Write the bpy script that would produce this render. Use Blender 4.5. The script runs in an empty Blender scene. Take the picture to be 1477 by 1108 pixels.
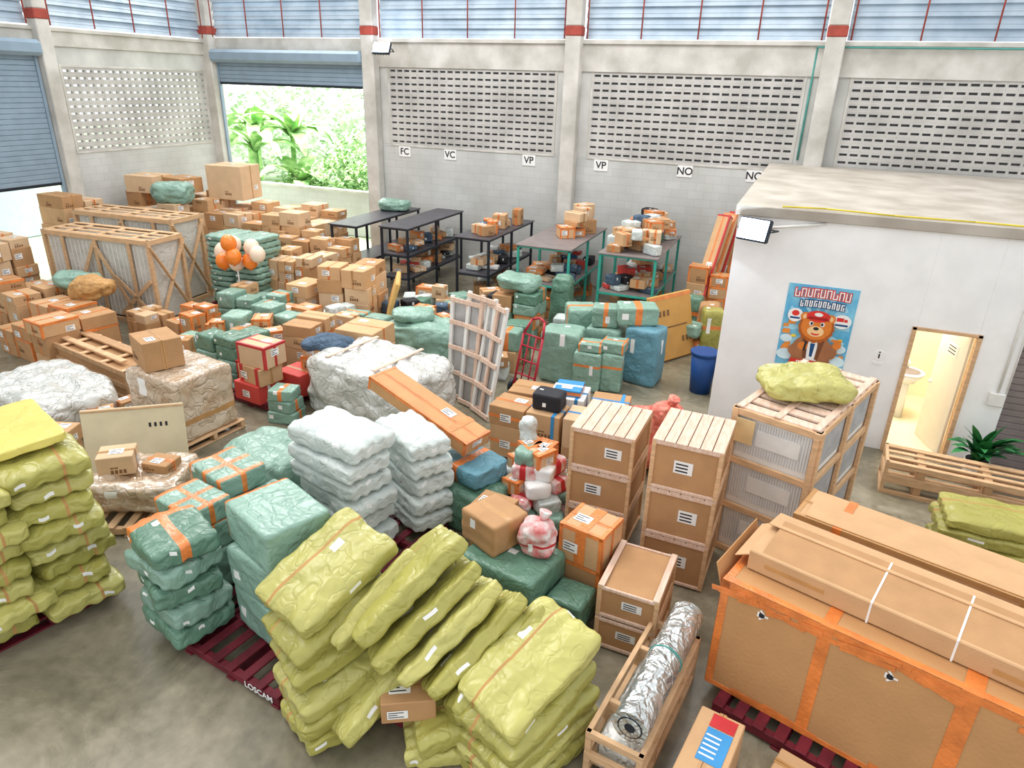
import bpy, math, random
from mathutils import Matrix, Vector, noise
RAD=math.radians
scene=bpy.context.scene
COL=scene.collection
# ------------------------------------------------------------ materials
def lin(c):
    return tuple(((v/255)/12.92 if v/255<=.04045 else (((v/255)+.055)/1.055)**2.4) for v in c)
MATS={}
def mat(name,rgb,rough=.7,var=.1,scale=5,bump=0,bscale=30,stretch=(1,1,1),dist=0,metal=0,spec=.3,emit=0,objvar=.0,rgb2=None,detail=3,coord='Object',crumple=0,cscale=4,crease=0,coat=0):
    if name in MATS: return MATS[name]
    m=bpy.data.materials.new(name); m.use_nodes=True; nt=m.node_tree; N=nt.nodes; L=nt.links
    b=N['Principled BSDF']; b.inputs['Roughness'].default_value=rough; b.inputs['Metallic'].default_value=metal
    b.inputs['Specular IOR Level'].default_value=spec; b.inputs['Coat Weight'].default_value=coat; b.inputs['Coat Roughness'].default_value=.12
    tc=N.new('ShaderNodeTexCoord'); mp=N.new('ShaderNodeMapping'); mp.inputs['Scale'].default_value=stretch
    L.new(tc.outputs[coord],mp.inputs['Vector'])
    nz=N.new('ShaderNodeTexNoise'); nz.inputs['Scale'].default_value=scale; nz.inputs['Detail'].default_value=detail; nz.inputs['Distortion'].default_value=dist
    L.new(mp.outputs[0],nz.inputs['Vector'])
    c=lin(rgb); rp=N.new('ShaderNodeValToRGB')
    c2=lin(rgb2) if rgb2 else tuple(min(1,v*(1+var)) for v in c)
    c1=c if rgb2 else tuple(v*(1-var) for v in c)
    rp.color_ramp.elements[0].position=.35; rp.color_ramp.elements[1].position=.65
    rp.color_ramp.elements[0].color=(*c1,1); rp.color_ramp.elements[1].color=(*c2,1)
    L.new(nz.outputs['Fac'],rp.inputs['Fac'])
    out=rp.outputs['Color']
    if objvar:
        oi=N.new('ShaderNodeObjectInfo'); mr=N.new('ShaderNodeMapRange'); mr.inputs['To Min'].default_value=1-objvar; mr.inputs['To Max'].default_value=1+objvar
        hs=N.new('ShaderNodeHueSaturation'); L.new(oi.outputs['Random'],mr.inputs['Value']); L.new(mr.outputs[0],hs.inputs['Value']); L.new(out,hs.inputs['Color']); out=hs.outputs['Color']
    L.new(out,b.inputs['Base Color'])
    if emit:
        L.new(out,b.inputs['Emission Color']); b.inputs['Emission Strength'].default_value=emit
    last=None
    if crumple:
        nw=N.new('ShaderNodeTexNoise'); nw.inputs['Scale'].default_value=2.2; nw.inputs['Detail'].default_value=2; L.new(mp.outputs[0],nw.inputs['Vector'])
        mx=N.new('ShaderNodeMixRGB'); mx.blend_type='ADD'; mx.inputs['Fac'].default_value=.55; L.new(mp.outputs[0],mx.inputs[1]); L.new(nw.outputs['Color'],mx.inputs[2])
        for sc,st,ds in((cscale,1.0,.09),(cscale*2.7,.8,.03)):
            vo=N.new('ShaderNodeTexVoronoi'); vo.inputs['Scale'].default_value=sc; L.new(mx.outputs[0],vo.inputs['Vector'])
            bp=N.new('ShaderNodeBump'); bp.inputs['Strength'].default_value=min(1,crumple*st); bp.inputs['Distance'].default_value=ds
            L.new(vo.outputs['Distance'],bp.inputs['Height'])
            if last: L.new(last.outputs[0],bp.inputs['Normal'])
            last=bp
    if crease:
        for sc,wd in((2.4,.035),(5.5,.05)):
            n3=N.new('ShaderNodeTexNoise'); n3.inputs['Scale'].default_value=sc; n3.inputs['Detail'].default_value=1; n3.inputs['Distortion'].default_value=.4; L.new(mp.outputs[0],n3.inputs['Vector'])
            sb=N.new('ShaderNodeMath'); sb.operation='SUBTRACT'; sb.inputs[1].default_value=.5; L.new(n3.outputs['Fac'],sb.inputs[0])
            ab=N.new('ShaderNodeMath'); ab.operation='ABSOLUTE'; L.new(sb.outputs[0],ab.inputs[0])
            mr=N.new('ShaderNodeMapRange'); mr.inputs['From Max'].default_value=wd; L.new(ab.outputs[0],mr.inputs['Value'])
            bp=N.new('ShaderNodeBump'); bp.inputs['Strength'].default_value=crease; bp.inputs['Distance'].default_value=.02
            L.new(mr.outputs[0],bp.inputs['Height'])
            if last: L.new(last.outputs[0],bp.inputs['Normal'])
            last=bp
    if bump:
        n2=N.new('ShaderNodeTexNoise'); n2.inputs['Scale'].default_value=bscale; n2.inputs['Detail'].default_value=4; n2.inputs['Distortion'].default_value=dist
        L.new(mp.outputs[0],n2.inputs['Vector'])
        bp=N.new('ShaderNodeBump'); bp.inputs['Strength'].default_value=bump; bp.inputs['Distance'].default_value=.03
        L.new(n2.outputs['Fac'],bp.inputs['Height'])
        if last: L.new(last.outputs[0],bp.inputs['Normal'])
        last=bp
    if last: L.new(last.outputs[0],b.inputs['Normal'])
    MATS[name]=m; return m
card1=mat('cardboard_tan',(202,162,120),.75,.05,4,.15,40,objvar=.06)
card2=mat('cardboard_brown',(182,140,98),.75,.06,4,.15,40,objvar=.06)
card3=mat('cardboard_light',(212,180,144),.75,.05,4,.15,40,objvar=.05)
cardO=mat('cardboard_warm',(198,150,102),.7,.06,3,.15,40)
flap=mat('cardboard_seam',(126,90,60),.8)
tapeO=mat('orange_tape',(224,128,62),.3,.15,6,.3,25,spec=.6)
tapeT=mat('tan_tape',(186,140,88),.3,.08,6,spec=.6)
tapeR=mat('red_tape',(190,48,52),.4,.08,6)
WV=dict(crumple=.34,crease=.28)
teal=mat('teal_woven_plastic',(132,165,149),.36,.07,4,objvar=.08,spec=.5,cscale=3.2,**WV)
tealD=mat('dark_green_woven_plastic',(96,133,113),.36,.07,4,objvar=.08,spec=.5,cscale=3.2,**WV)
blueS=mat('blue_woven_plastic',(100,148,164),.4,.08,4,cscale=3.2,**WV)
olive=mat('olive_woven_plastic',(166,161,82),.34,.06,3,objvar=.08,spec=.5,cscale=2.7,**WV)
olive2=mat('light_olive_woven_plastic',(184,179,102),.34,.06,3,objvar=.08,spec=.5,cscale=2.7,**WV)
oliveS=mat('olive_seam',(182,140,84),.6)
yel=mat('yellow_film',(212,198,106),.4,.05,3,crumple=.25,crease=.25)
whiteS=mat('white_woven_plastic',(194,204,202),.38,.05,3,objvar=.03,cscale=2.8,rgb2=(210,217,212),**WV)
greyF=mat('pale_plastic_film',(194,195,188),.2,.1,3,spec=.8,crumple=.65,cscale=2.6,crease=.6,coat=.6,rgb2=(216,216,210))
wrapF=mat('stretch_wrap_over_cardboard',(186,156,124),.22,.1,3,spec=.9,crumple=.45,cscale=3,crease=.6,coat=.8,rgb2=(210,192,170))
label=mat('label_paper',(240,240,238),.6,.02)
ink=mat('ink',(40,40,45),.6,.02)
wood=mat('pine_wood',(210,172,132),.65,.12,6,.1,30,stretch=(1,1,6),objvar=.05)
woodP=mat('pale_pink_wood',(214,180,156),.65,.12,5,.1,30,stretch=(6,1,1),rgb2=(226,200,182))
woodD=mat('worn_wood',(182,144,106),.7,.12,6,.1,30,stretch=(1,6,1))
redP=mat('maroon_painted_wood',(104,30,42),.55,.25,6,.1,30)
redM=mat('red_metal',(180,44,62),.4,.05)
blackM=mat('black_metal',(34,40,48),.45,.1)
blackT=mat('dark_table_top',(72,70,76),.35,.15,4)
greenM=mat('green_metal',(60,168,150),.4,.08)
greyT=mat('grey_table_top',(128,118,116),.45,.1,4)
whiteM=mat('white_metal',(228,227,222),.45,.05)
foil=mat('silver_foil',(204,210,209),.25,.12,8,metal=.7,spec=.6,crumple=.4,cscale=9,crease=.4)
denim=mat('denim_cloth',(78,98,118),.8,.2,6,.6,10,dist=1,crease=.6)
redB=mat('red_mesh_bag',(218,96,84),.6,.15,8,.5,14,dist=1,rgb2=(234,152,130),crumple=.5)
pinkB=mat('red_white_plastic_bag',(228,222,218),.4,.1,9,crumple=.5,rgb2=(214,112,112))
blueC=mat('blue_print',(60,140,196),.5,.05)
binB=mat('blue_bin_plastic',(30,70,130),.4,.05)
concW=mat('concrete_wall',(184,184,180),.85,.14,1.1,.15,12,detail=8,rgb2=(212,212,208))
concB=mat('concrete_beam',(180,177,168),.85,.14,1.6,.2,14,detail=8,rgb2=(213,210,204))
ventM=mat('breeze_block',(172,170,166),.9,.14,1.2,.15,20,detail=6,rgb2=(200,198,194))
slotShade=mat('slot_shade_backing',(112,112,114),.9)  # grey sheet behind the vent slots, painted to stand in for their shade
whiteW=mat('white_painted_plaster',(236,236,235),.7,.02,2,.05,30,rgb2=(245,245,244))
creamW=mat('cream_wall',(238,228,200),.6,.04,2)
roofC=mat('concrete_slab',(166,158,146),.9,.1,1.6,.15,20,detail=8,rgb2=(190,183,172))
rollM=mat('roller_shutter_metal',(142,162,178),.4,.06,3,metal=.1)
louM=mat('louver_metal',(162,180,196),.4,.08,1.5,metal=.1,rgb2=(190,204,216))
rust=mat('red_oxide_paint',(162,72,60),.6,.15,5)
porc=mat('porcelain',(240,240,238),.15,.01,spec=.6)
leafM=mat('leaf_green',(118,176,100),.5,.25,3,rgb2=(200,226,160))
leafD=mat('plant_green',(34,104,60),.4,.25,8,rgb2=(70,150,84))
leafP=mat('pale_foliage',(190,218,180),.6,.2,1,rgb2=(230,243,222))  # far leaves washed out: outdoor overexposure put into the colour
grass=mat('outdoor_ground',(190,214,170),.9,.1,1,rgb2=(226,236,214))  # ground kept near white, overexposed daylight painted into its colour
lampE=mat('led_panel',(205,226,255),.3,.01,emit=9)
pipeG=mat('green_pipe',(80,150,140),.5)
pipeY=mat('yellow_cable',(210,190,50),.5)
orangeB=mat('orange_balloon',(238,130,40),.25,.03,spec=.6)
whiteB=mat('cream_balloon',(236,214,190),.25,.03,spec=.6)
redC=mat('red_printed_cardboard',(200,72,64),.6,.05,4)
def floor_mat():
    m=bpy.data.materials.new('polished_concrete_floor'); m.use_nodes=True; nt=m.node_tree; N=nt.nodes; L=nt.links; b=N['Principled BSDF']
    tc=N.new('ShaderNodeTexCoord')
    n1=N.new('ShaderNodeTexNoise'); n1.inputs['Scale'].default_value=.6; n1.inputs['Detail'].default_value=9; n1.inputs['Roughness'].default_value=.68; n1.inputs['Distortion'].default_value=.8
    n2=N.new('ShaderNodeTexNoise'); n2.inputs['Scale'].default_value=7; n2.inputs['Detail'].default_value=6
    L.new(tc.outputs['Object'],n1.inputs['Vector']); L.new(tc.outputs['Object'],n2.inputs['Vector'])
    r=N.new('ShaderNodeValToRGB'); e=r.color_ramp.elements
    e[0].position=.3; e[0].color=(*lin((94,90,74)),1); e[1].position=.72; e[1].color=(*lin((164,154,134)),1)
    k=e.new(.5); k.color=(*lin((128,121,102)),1)
    L.new(n1.outputs['Fac'],r.inputs['Fac'])
    mx=N.new('ShaderNodeMixRGB'); mx.blend_type='OVERLAY'; mx.inputs['Fac'].default_value=.4
    L.new(r.outputs['Color'],mx.inputs[1]); L.new(n2.outputs['Fac'],mx.inputs[2])
    v=N.new('ShaderNodeTexVoronoi'); v.inputs['Scale'].default_value=1.3; L.new(tc.outputs['Object'],v.inputs['Vector'])
    r2=N.new('ShaderNodeValToRGB'); r2.color_ramp.elements[0].position=.03; r2.color_ramp.elements[0].color=(.35,.33,.3,1); r2.color_ramp.elements[1].position=.06; r2.color_ramp.elements[1].color=(1,1,1,1)
    L.new(v.outputs['Distance'],r2.inputs['Fac'])
    m2=N.new('ShaderNodeMixRGB'); m2.blend_type='MULTIPLY'; m2.inputs['Fac'].default_value=.6; L.new(mx.outputs[0],m2.inputs[1]); L.new(r2.outputs[0],m2.inputs[2])
    L.new(m2.outputs[0],b.inputs['Base Color'])
    mr=N.new('ShaderNodeMapRange'); mr.inputs['To Min'].default_value=.12; mr.inputs['To Max'].default_value=.42; L.new(n1.outputs['Fac'],mr.inputs['Value']); L.new(mr.outputs[0],b.inputs['Roughness'])
    return m
floorM=floor_mat()
def block_mat():
    m=bpy.data.materials.new('concrete_block_wall'); m.use_nodes=True; nt=m.node_tree; N=nt.nodes; L=nt.links; b=N['Principled BSDF']; b.inputs['Roughness'].default_value=.9
    tc=N.new('ShaderNodeTexCoord'); sp=N.new('ShaderNodeSeparateXYZ'); cb=N.new('ShaderNodeCombineXYZ'); ad=N.new('ShaderNodeMath'); ad.operation='ADD'
    L.new(tc.outputs['Object'],sp.inputs[0]); L.new(sp.outputs['X'],ad.inputs[0]); L.new(sp.outputs['Y'],ad.inputs[1]); L.new(ad.outputs[0],cb.inputs['X']); L.new(sp.outputs['Z'],cb.inputs['Y'])
    br=N.new('ShaderNodeTexBrick'); br.inputs['Scale'].default_value=1; br.inputs['Brick Width'].default_value=.4; br.inputs['Row Height'].default_value=.2; br.inputs['Mortar Size'].default_value=.006
    br.inputs['Color1'].default_value=(*lin((200,201,198)),1); br.inputs['Color2'].default_value=(*lin((206,207,204)),1); br.inputs['Mortar'].default_value=(*lin((190,190,187)),1)
    L.new(cb.outputs[0],br.inputs['Vector'])
    n1=N.new('ShaderNodeTexNoise'); n1.inputs['Scale'].default_value=.8; n1.inputs['Detail'].default_value=9; L.new(tc.outputs['Object'],n1.inputs['Vector'])
    r=N.new('ShaderNodeValToRGB'); r.color_ramp.elements[0].position=.3; r.color_ramp.elements[0].color=(.68,.68,.66,1); r.color_ramp.elements[1].position=.65; r.color_ramp.elements[1].color=(1,1,1,1)
    L.new(n1.outputs['Fac'],r.inputs['Fac'])
    mx=N.new('ShaderNodeMixRGB'); mx.blend_type='MULTIPLY'; mx.inputs['Fac'].default_value=.7; L.new(br.outputs['Color'],mx.inputs[1]); L.new(r.outputs[0],mx.inputs[2]); L.new(mx.outputs[0],b.inputs['Base Color'])
    return m
blockM=block_mat()
# ------------------------------------------------------------ mesh builder
def T(x,y,z,yaw=0,pitch=0,roll=0):
    return Matrix.Translation((x,y,z))@Matrix.Rotation(RAD(yaw),4,'Z')@Matrix.Rotation(RAD(-pitch),4,'Y')@Matrix.Rotation(RAD(roll),4,'X')
I4=Matrix.Identity(4)
class MB:
    def __init__(s): s.v=[];s.f=[];s.m=[];s.sm=[];s.mats=[]
    def mi(s,m):
        if m not in s.mats: s.mats.append(m)
        return s.mats.index(m)
    def face(s,pts,m,M=I4,smooth=False):
        b=len(s.v); s.v+= [M@Vector(p) for p in pts]; s.f.append(tuple(range(b,b+len(pts)))); s.m.append(s.mi(m)); s.sm.append(smooth)
    def box(s,M,sx,sy,sz,m,c=.006):
        c=min(c,sx*.25,sy*.25,sz*.25); h=(sx/2,sy/2,sz/2); b=len(s.v); k=s.mi(m)
        cs=[(i,j,l) for i in(-1,1) for j in(-1,1) for l in(-1,1)]
        P=[]
        for q in cs:
            for a in range(3):
                P.append(Vector([q[t]*(h[t]-(0 if t==a else c)) for t in range(3)]))
        s.v+=[M@p for p in P]
        idx={q:i for i,q in enumerate(cs)}
        def add(ids):
            p=[P[i] for i in ids]; n=(p[1]-p[0]).cross(p[2]-p[0]); cen=sum(p,Vector())/len(p)
            if n.dot(cen)<0: ids=ids[::-1]
            s.f.append(tuple(b+i for i in ids)); s.m.append(k); s.sm.append(False)
        for a in range(3):
            u,w=(a+1)%3,(a+2)%3
            for sg in(-1,1):
                r=[]
                for (p,q2) in((-1,-1),(1,-1),(1,1),(-1,1)):
                    q=[0]*3;q[a]=sg;q[u]=p;q[w]=q2; r.append(idx[tuple(q)]*3+a)
                add(r)
            for p in(-1,1):
                for q2 in(-1,1):
                    q=[0]*3;q[u]=p;q[w]=q2;q[a]=-1;c0=idx[tuple(q)];q[a]=1;c1=idx[tuple(q)]
                    add([c0*3+u,c0*3+w,c1*3+w,c1*3+u])
        for q in cs: i=idx[q]*3; add([i,i+1,i+2])
    def bx(s,x0,x1,y0,y1,z0,z1,m,c=.006):
        s.box(Matrix.Translation(((x0+x1)/2,(y0+y1)/2,(z0+z1)/2)),x1-x0,y1-y0,z1-z0,m,c)
    def soft(s,M,sx,sy,sz,m,p=7,n=10,wr=.012,seed=0,bands=(),lab=0,pillow=0,freq=3.0,droop=0):
        h=(sx/2,sy/2,sz/2); key={}; rnd=random.Random(seed*7+1); off=Vector((seed*3.1,seed*1.7,seed*.9))
        def vid(c):
            k=tuple(round(t,4) for t in c)
            if k in key: return key[k]
            L=(abs(c[0])**p+abs(c[1])**p+abs(c[2])**p)**(1/p)
            q=Vector(c)/L
            pos=Vector((q[0]*h[0],q[1]*h[1],q[2]*h[2]))
            if pillow:
                pos.z*=1-pillow*(.6*abs(q.x)**6+.5*abs(q.y)**6)
                pos.z+=.016*math.sin(q.y*13+seed)*abs(q.x)**5+.010*math.sin(q.x*12+seed*2)*abs(q.y)**5
                e=abs(q.x)**8*abs(q.y)**5; pos.x*=1+.09*e; pos.y*=1+.09*e
            if droop: pos.z-=droop*(abs(q.x)**3*.6+abs(q.y)**3*.4)
            if wr:
                d=noise.noise(pos*freq+off)*wr*2
                d+=noise.noise(Vector((pos.x*freq*1.2,pos.y*freq*3.6,pos.z*freq*3))+off)*wr*1.2
                r=abs(noise.noise(pos*freq*1.7+off*1.3))
                if r<.16: d-=(1-r/.16)*wr*.8
                nn=Vector((c[0]**5,c[1]**5,c[2]**5)); nn.normalize(); pos+=nn*d
            i=len(s.v); s.v.append(M@pos); key[k]=i; return i
        ts=[-1+2*i/n for i in range(n+1)]
        k0=s.mi(m)
        W2=max(1,round(n/8)); labs=[]
        for q in range(lab): labs.append((q%3,rnd.randrange(1,max(2,n-1-2*W2)),rnd.randrange(max(1,n//4),max(2,n-1-W2))))
        if labs and rnd.random()<.3: labs=labs[-1:]
        for a in range(3):
            u,w=(a+1)%3,(a+2)%3
            for sg in(-1,1):
                for i in range(n):
                    for j in range(n):
                        r=[]
                        for (p1,p2) in((ts[i],ts[j]),(ts[i+1],ts[j]),(ts[i+1],ts[j+1]),(ts[i],ts[j+1])):
                            c=[0]*3;c[a]=sg;c[u]=p1;c[w]=p2; r.append(vid(c))
                        if sg<0: r=r[::-1]
                        cc=[0]*3;cc[a]=sg;cc[u]=(ts[i]+ts[i+1])/2;cc[w]=(ts[j]+ts[j+1])/2
                        k=k0
                        for (ba,t0,t1,bm) in bands:
                            if t0<=cc[ba]<=t1 and a!=ba: k=s.mi(bm)
                        for (lf,li,lj) in labs:
                            hit=False
                            if lf==0 and a==2 and sg>0: hit=li<=i<li+W2 and lj<=j<lj+W2
                            elif lf==1 and a==1 and sg<0: hit=lj<=i<lj+W2*2 and li<=j<li+W2
                            elif lf==2 and a==0 and sg>0: hit=li<=i<li+W2 and lj<=j<lj+W2*2
                            if hit: k=s.mi(label)
                        s.f.append(tuple(r)); s.m.append(k); s.sm.append(True)
    def rod(s,p,q,r,m,n=8,r2=None,caps=True):
        p=Vector(p);q=Vector(q); d=(q-p); L=d.length
        if L<1e-6: return
        rot=d.to_track_quat('Z','Y').to_matrix(); b=len(s.v); k=s.mi(m); r2=r if r2 is None else r2
        for i in range(n):
            a=2*math.pi*i/n; s.v.append(p+rot@Vector((r*math.cos(a),r*math.sin(a),0)))
        for i in range(n):
            a=2*math.pi*i/n; s.v.append(q+rot@Vector((r2*math.cos(a),r2*math.sin(a),0)))
        for i in range(n):
            j=(i+1)%n; s.f.append((b+i,b+j,b+n+j,b+n+i)); s.m.append(k); s.sm.append(True)
        if caps:
            s.f.append(tuple(b+n-1-i for i in range(n))); s.m.append(k); s.sm.append(False)
            s.f.append(tuple(b+n+i for i in range(n))); s.m.append(k); s.sm.append(False)
    def beam(s,p,q,w,h,m):
        p=Vector(p);q=Vector(q);d=q-p; x=d.normalized(); up=Vector((0,0,1))
        if abs(x.z)>.95: up=Vector((0,1,0))
        y=up.cross(x).normalized(); z=x.cross(y); R=Matrix((x,y,z)).transposed().to_4x4()
        s.box(Matrix.Translation((p+q)/2)@R,d.length,w,h,m,.004)
    def sphere(s,M,rx,ry,rz,m,n=14):
        b=len(s.v);k=s.mi(m)
        for i in range(n+1):
            th=math.pi*i/n
            for j in range(n*2):
                ph=math.pi*j/n; s.v.append(M@Vector((rx*math.sin(th)*math.cos(ph),ry*math.sin(th)*math.sin(ph),rz*math.cos(th))))
        for i in range(n):
            for j in range(n*2):
                j2=(j+1)%(n*2); s.f.append((b+i*n*2+j,b+(i+1)*n*2+j,b+(i+1)*n*2+j2,b+i*n*2+j2)); s.m.append(k); s.sm.append(True)
    def finish(s,name,parent=None):
        mn=[min(v[i] for v in s.v) for i in range(3)]; mxx=[max(v[i] for v in s.v) for i in range(3)]
        o=Vector(((mn[0]+mxx[0])/2,(mn[1]+mxx[1])/2,mn[2]))
        me=bpy.data.meshes.new(name); me.from_pydata([v-o for v in s.v],[],s.f)
        for m in s.mats: me.materials.append(m)
        me.polygons.foreach_set('material_index',s.m); me.polygons.foreach_set('use_smooth',s.sm); me.update()
        ob=bpy.data.objects.new(name,me); ob.location=o; COL.objects.link(ob)
        return ob
def text(name,body,M,size,m,parent=None):
    c=bpy.data.curves.new(name,'FONT'); c.body=body; c.size=size; c.align_x='CENTER'; c.align_y='CENTER'; c.extrude=.001; c.offset=size*.015; c.materials.append(m)
    ob=bpy.data.objects.new(name,c); COL.objects.link(ob)
    if parent is not None:
        ob.parent=parent; ob.matrix_parent_inverse=Matrix.Translation(-parent.location)
    ob.matrix_basis=M
    return ob
# ------------------------------------------------------------ object pieces
def carton(mb,M,sx,sy,sz,m,tape=None,rnd=random,lab=True,rings=(),edge=None,marks=True,ew=.04):
    C=M@Matrix.Translation((0,0,sz/2)); mb.box(C,sx,sy,sz,m,.008)
    e=.002
    lx=sx>=sy
    w=min(.055,sy*.18)
    def band(axis,t,wd,tm,e2=e):
        hx,hy,hz=sx/2+e2,sy/2+e2,sz/2+e2
        a,b=t-wd/2,t+wd/2
        if axis==0:
            mb.face([(a,-hy,hz),(b,-hy,hz),(b,hy,hz),(a,hy,hz)],tm,C); mb.face([(a,-hy,-hz),(b,-hy,-hz),(b,-hy,hz),(a,-hy,hz)],tm,C); mb.face([(b,hy,-hz),(a,hy,-hz),(a,hy,hz),(b,hy,hz)],tm,C)
        elif axis==1:
            mb.face([(-hx,a,hz),(hx,a,hz),(hx,b,hz),(-hx,b,hz)],tm,C); mb.face([(-hx,b,-hz),(-hx,a,-hz),(-hx,a,hz),(-hx,b,hz)],tm,C); mb.face([(hx,a,-hz),(hx,b,-hz),(hx,b,hz),(hx,a,hz)],tm,C)
        else:
            mb.face([(-hx,-hy,a),(hx,-hy,a),(hx,-hy,b),(-hx,-hy,b)],tm,C); mb.face([(hx,-hy,a),(hx,hy,a),(hx,hy,b),(hx,-hy,b)],tm,C); mb.face([(-hx,hy,a),(-hx,-hy,a),(-hx,-hy,b),(-hx,hy,b)],tm,C)
    if tape:
        band(1 if lx else 0,0,w,tape)
        band(1 if lx else 0,0,.006,flap,e2=.003)
    for (ax,t,wd,tm) in rings: band(ax,t,wd,tm,.004)
    if edge:
        band(2,sz/2-ew/2,ew,edge,.003)
        band(0,-sx/2+ew/2,ew,edge,.003); band(0,sx/2-ew/2,ew,edge,.003)
        band(1,-sy/2+ew/2,ew,edge,.0035)
    def sticker(side,x0,z0,lw,lh,base=label):
        def P(x,z,o):
            if side=='t': return (x,z,sz/2+o)
            if side=='f': return (x,-sy/2-o,z)
            return (sx/2+o,x,z)
        mb.face([P(x0,z0,.005),P(x0+lw,z0,.005),P(x0+lw,z0+lh,.005),P(x0,z0+lh,.005)],base,C)
        for q in range(3):
            zz=z0+lh*(.18+.27*q); ww=lw*(.8 if q!=1 else .5); mb.face([P(x0+.01,zz,.006),P(x0+ww,zz,.006),P(x0+ww,zz+lh*.1,.006),P(x0+.01,zz+lh*.1,.006)],ink,C)
    if lab and rnd.random()<.85:
        lw=min(.18,sx*.4);lh=min(.13,sy*.4); sticker('t',rnd.uniform(-sx*.4,sx*.4-lw),rnd.uniform(-sy*.4,sy*.4-lh),lw,lh)
    if marks:
        for side,wd in(('f',sx),('s',sy)):
            k=rnd.random(); lw=min(.17,wd*.38); lh=min(.12,sz*.4); x0=rnd.uniform(-wd*.42,wd*.4-lw); z0=rnd.uniform(-sz*.4,sz*.35-lh)
            if k<.45: sticker(side,x0,z0,lw,lh)
            elif k<.9:
                for q in range(4):
                    xx=x0+q*lw*.3
                    def P(x,z): return (x,-sy/2-.004,z) if side=='f' else (sx/2+.004,x,z)
                    mb.face([P(xx,z0),P(xx+lw*.2,z0),P(xx+lw*.2,z0+lh*.5),P(xx,z0+lh*.5)],flap,C)
                    if q<2: mb.face([P(xx,z0+lh*.7),P(xx+lw*.26,z0+lh*.7),P(xx+lw*.26,z0+lh*.85),P(xx,z0+lh*.85)],flap,C)
def parcel(mb,M,sx,sy,sz,m,seed,tape=tapeO,heavy=False,p=16,n=12,lab=2):
    bands=[]
    if tape:
        rnd=random.Random(seed)
        bands=[(0 if rnd.random()<.5 else 1,-.12,.12,tape)]
        if heavy: bands=[(0,-1,-.8,tape),(0,.8,1,tape),(1,-.13,.13,tape),(0,-.08,.08,tape)]
    mb.soft(M@Matrix.Translation((0,0,sz/2)),sx,sy,sz,m,p=p,n=n,wr=.007,seed=seed,bands=bands,lab=lab)
def pallet(name,x,y,yaw,w=1.15,d=1.05,m=redP,h=.14,z=0,logo=False):
    mb=MB(); M=T(x,y,z,yaw)
    for i in range(3):
        yy=(-d/2+.05)+(d-.1)*i/2
        mb.box(M@Matrix.Translation((0,yy,h*.5)),w,.07,h*.62,m)
    for i in range(7):
        xx=-w/2+.05+(w-.1)*i/6
        mb.box(M@Matrix.Translation((xx,0,h-.011)),.1,d,.022,m)
        if i%3==0: mb.box(M@Matrix.Translation((xx,0,.012)),.1,d,.022,m)
    ob=mb.finish(name)
    if logo:
        text('stencil','LOSCAM',M@Matrix.Translation((w*.3,-d/2+.008,h*.47))@Matrix.Rotation(RAD(90),4,'X'),.095,label,ob)
    return ob
def frame_crate(mb,M,sx,sy,sz,wm,t=.05,mid=True,inner=None,slats=0):
    hx,hy=sx/2,sy/2
    def bb(cx,cy,cz,a,b,c): mb.box(M@Matrix.Translation((cx,cy,cz)),a,b,c,wm,.003)
    for sx_ in(-1,1):
        for sy_ in(-1,1): bb(sx_*(hx-t/2),sy_*(hy-t/2),sz/2,t,t,sz)
    for z in((t/2,sz-t/2)+((sz/2,) if mid else ())):
        for s_ in(-1,1):
            bb(0,s_*(hy-t*.4),z,sx,t*.8+.004,t*1.3); bb(s_*(hx-t*.4),0,z,t*.8+.004,sy,t*1.3)
    for i in range(slats):
        yy=-hy+t+(sy-2*t)*i/(max(1,slats-1)); bb(0,yy,sz-.01,sx,t*1.4,.024)
    if inner: mb.box(M@Matrix.Translation((0,0,sz/2)),sx-t*1.4,sy-t*1.4,sz-t*.8,inner)
def box_stack(name,cx,cy,w,d,h,yaw=0,kind='card',z0=0,seed=1,cell=.55,rough=.25):
    rnd=random.Random(seed); mb=MB(); M=T(cx,cy,z0,yaw)
    nx=max(1,round(w/cell)); ny=max(1,round(d/cell)); cw=w/nx; cd=d/ny
    for i in range(nx):
        for j in range(ny):
            z=0; H=h*(1-rough*rnd.random())
            while z<H-.12:
                sz=min(rnd.uniform(.2,.46)*(.7 if kind=='teal' else 1),H-z+.05)
                sx=cw*rnd.uniform(.84,.99); sy=cd*rnd.uniform(.84,.99)
                Mx=M@T(-w/2+cw*(i+.5)+rnd.uniform(-.02,.02),-d/2+cd*(j+.5)+rnd.uniform(-.02,.02),z,rnd.uniform(-5,5))
                k=kind
                if kind=='mix': k=rnd.choice(['card','teal','card','orange','teal'])
                if k=='card': carton(mb,Mx,sx,sy,sz,rnd.choice([card1,card2,card3,card1]),rnd.choice([tapeT,tapeT,tapeO,None]),rnd)
                elif k=='orange': carton(mb,Mx,sx,sy,sz,rnd.choice([card1,card2]),tapeO,rnd,edge=tapeO if rnd.random()<.6 else None)
                else: parcel(mb,Mx,sx*1.03,sy*1.03,sz,rnd.choice([teal,teal,tealD]),rnd.randrange(999),tapeO if rnd.random()<.3 else None,n=10)
                z+=sz
    return mb.finish(name)
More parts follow.
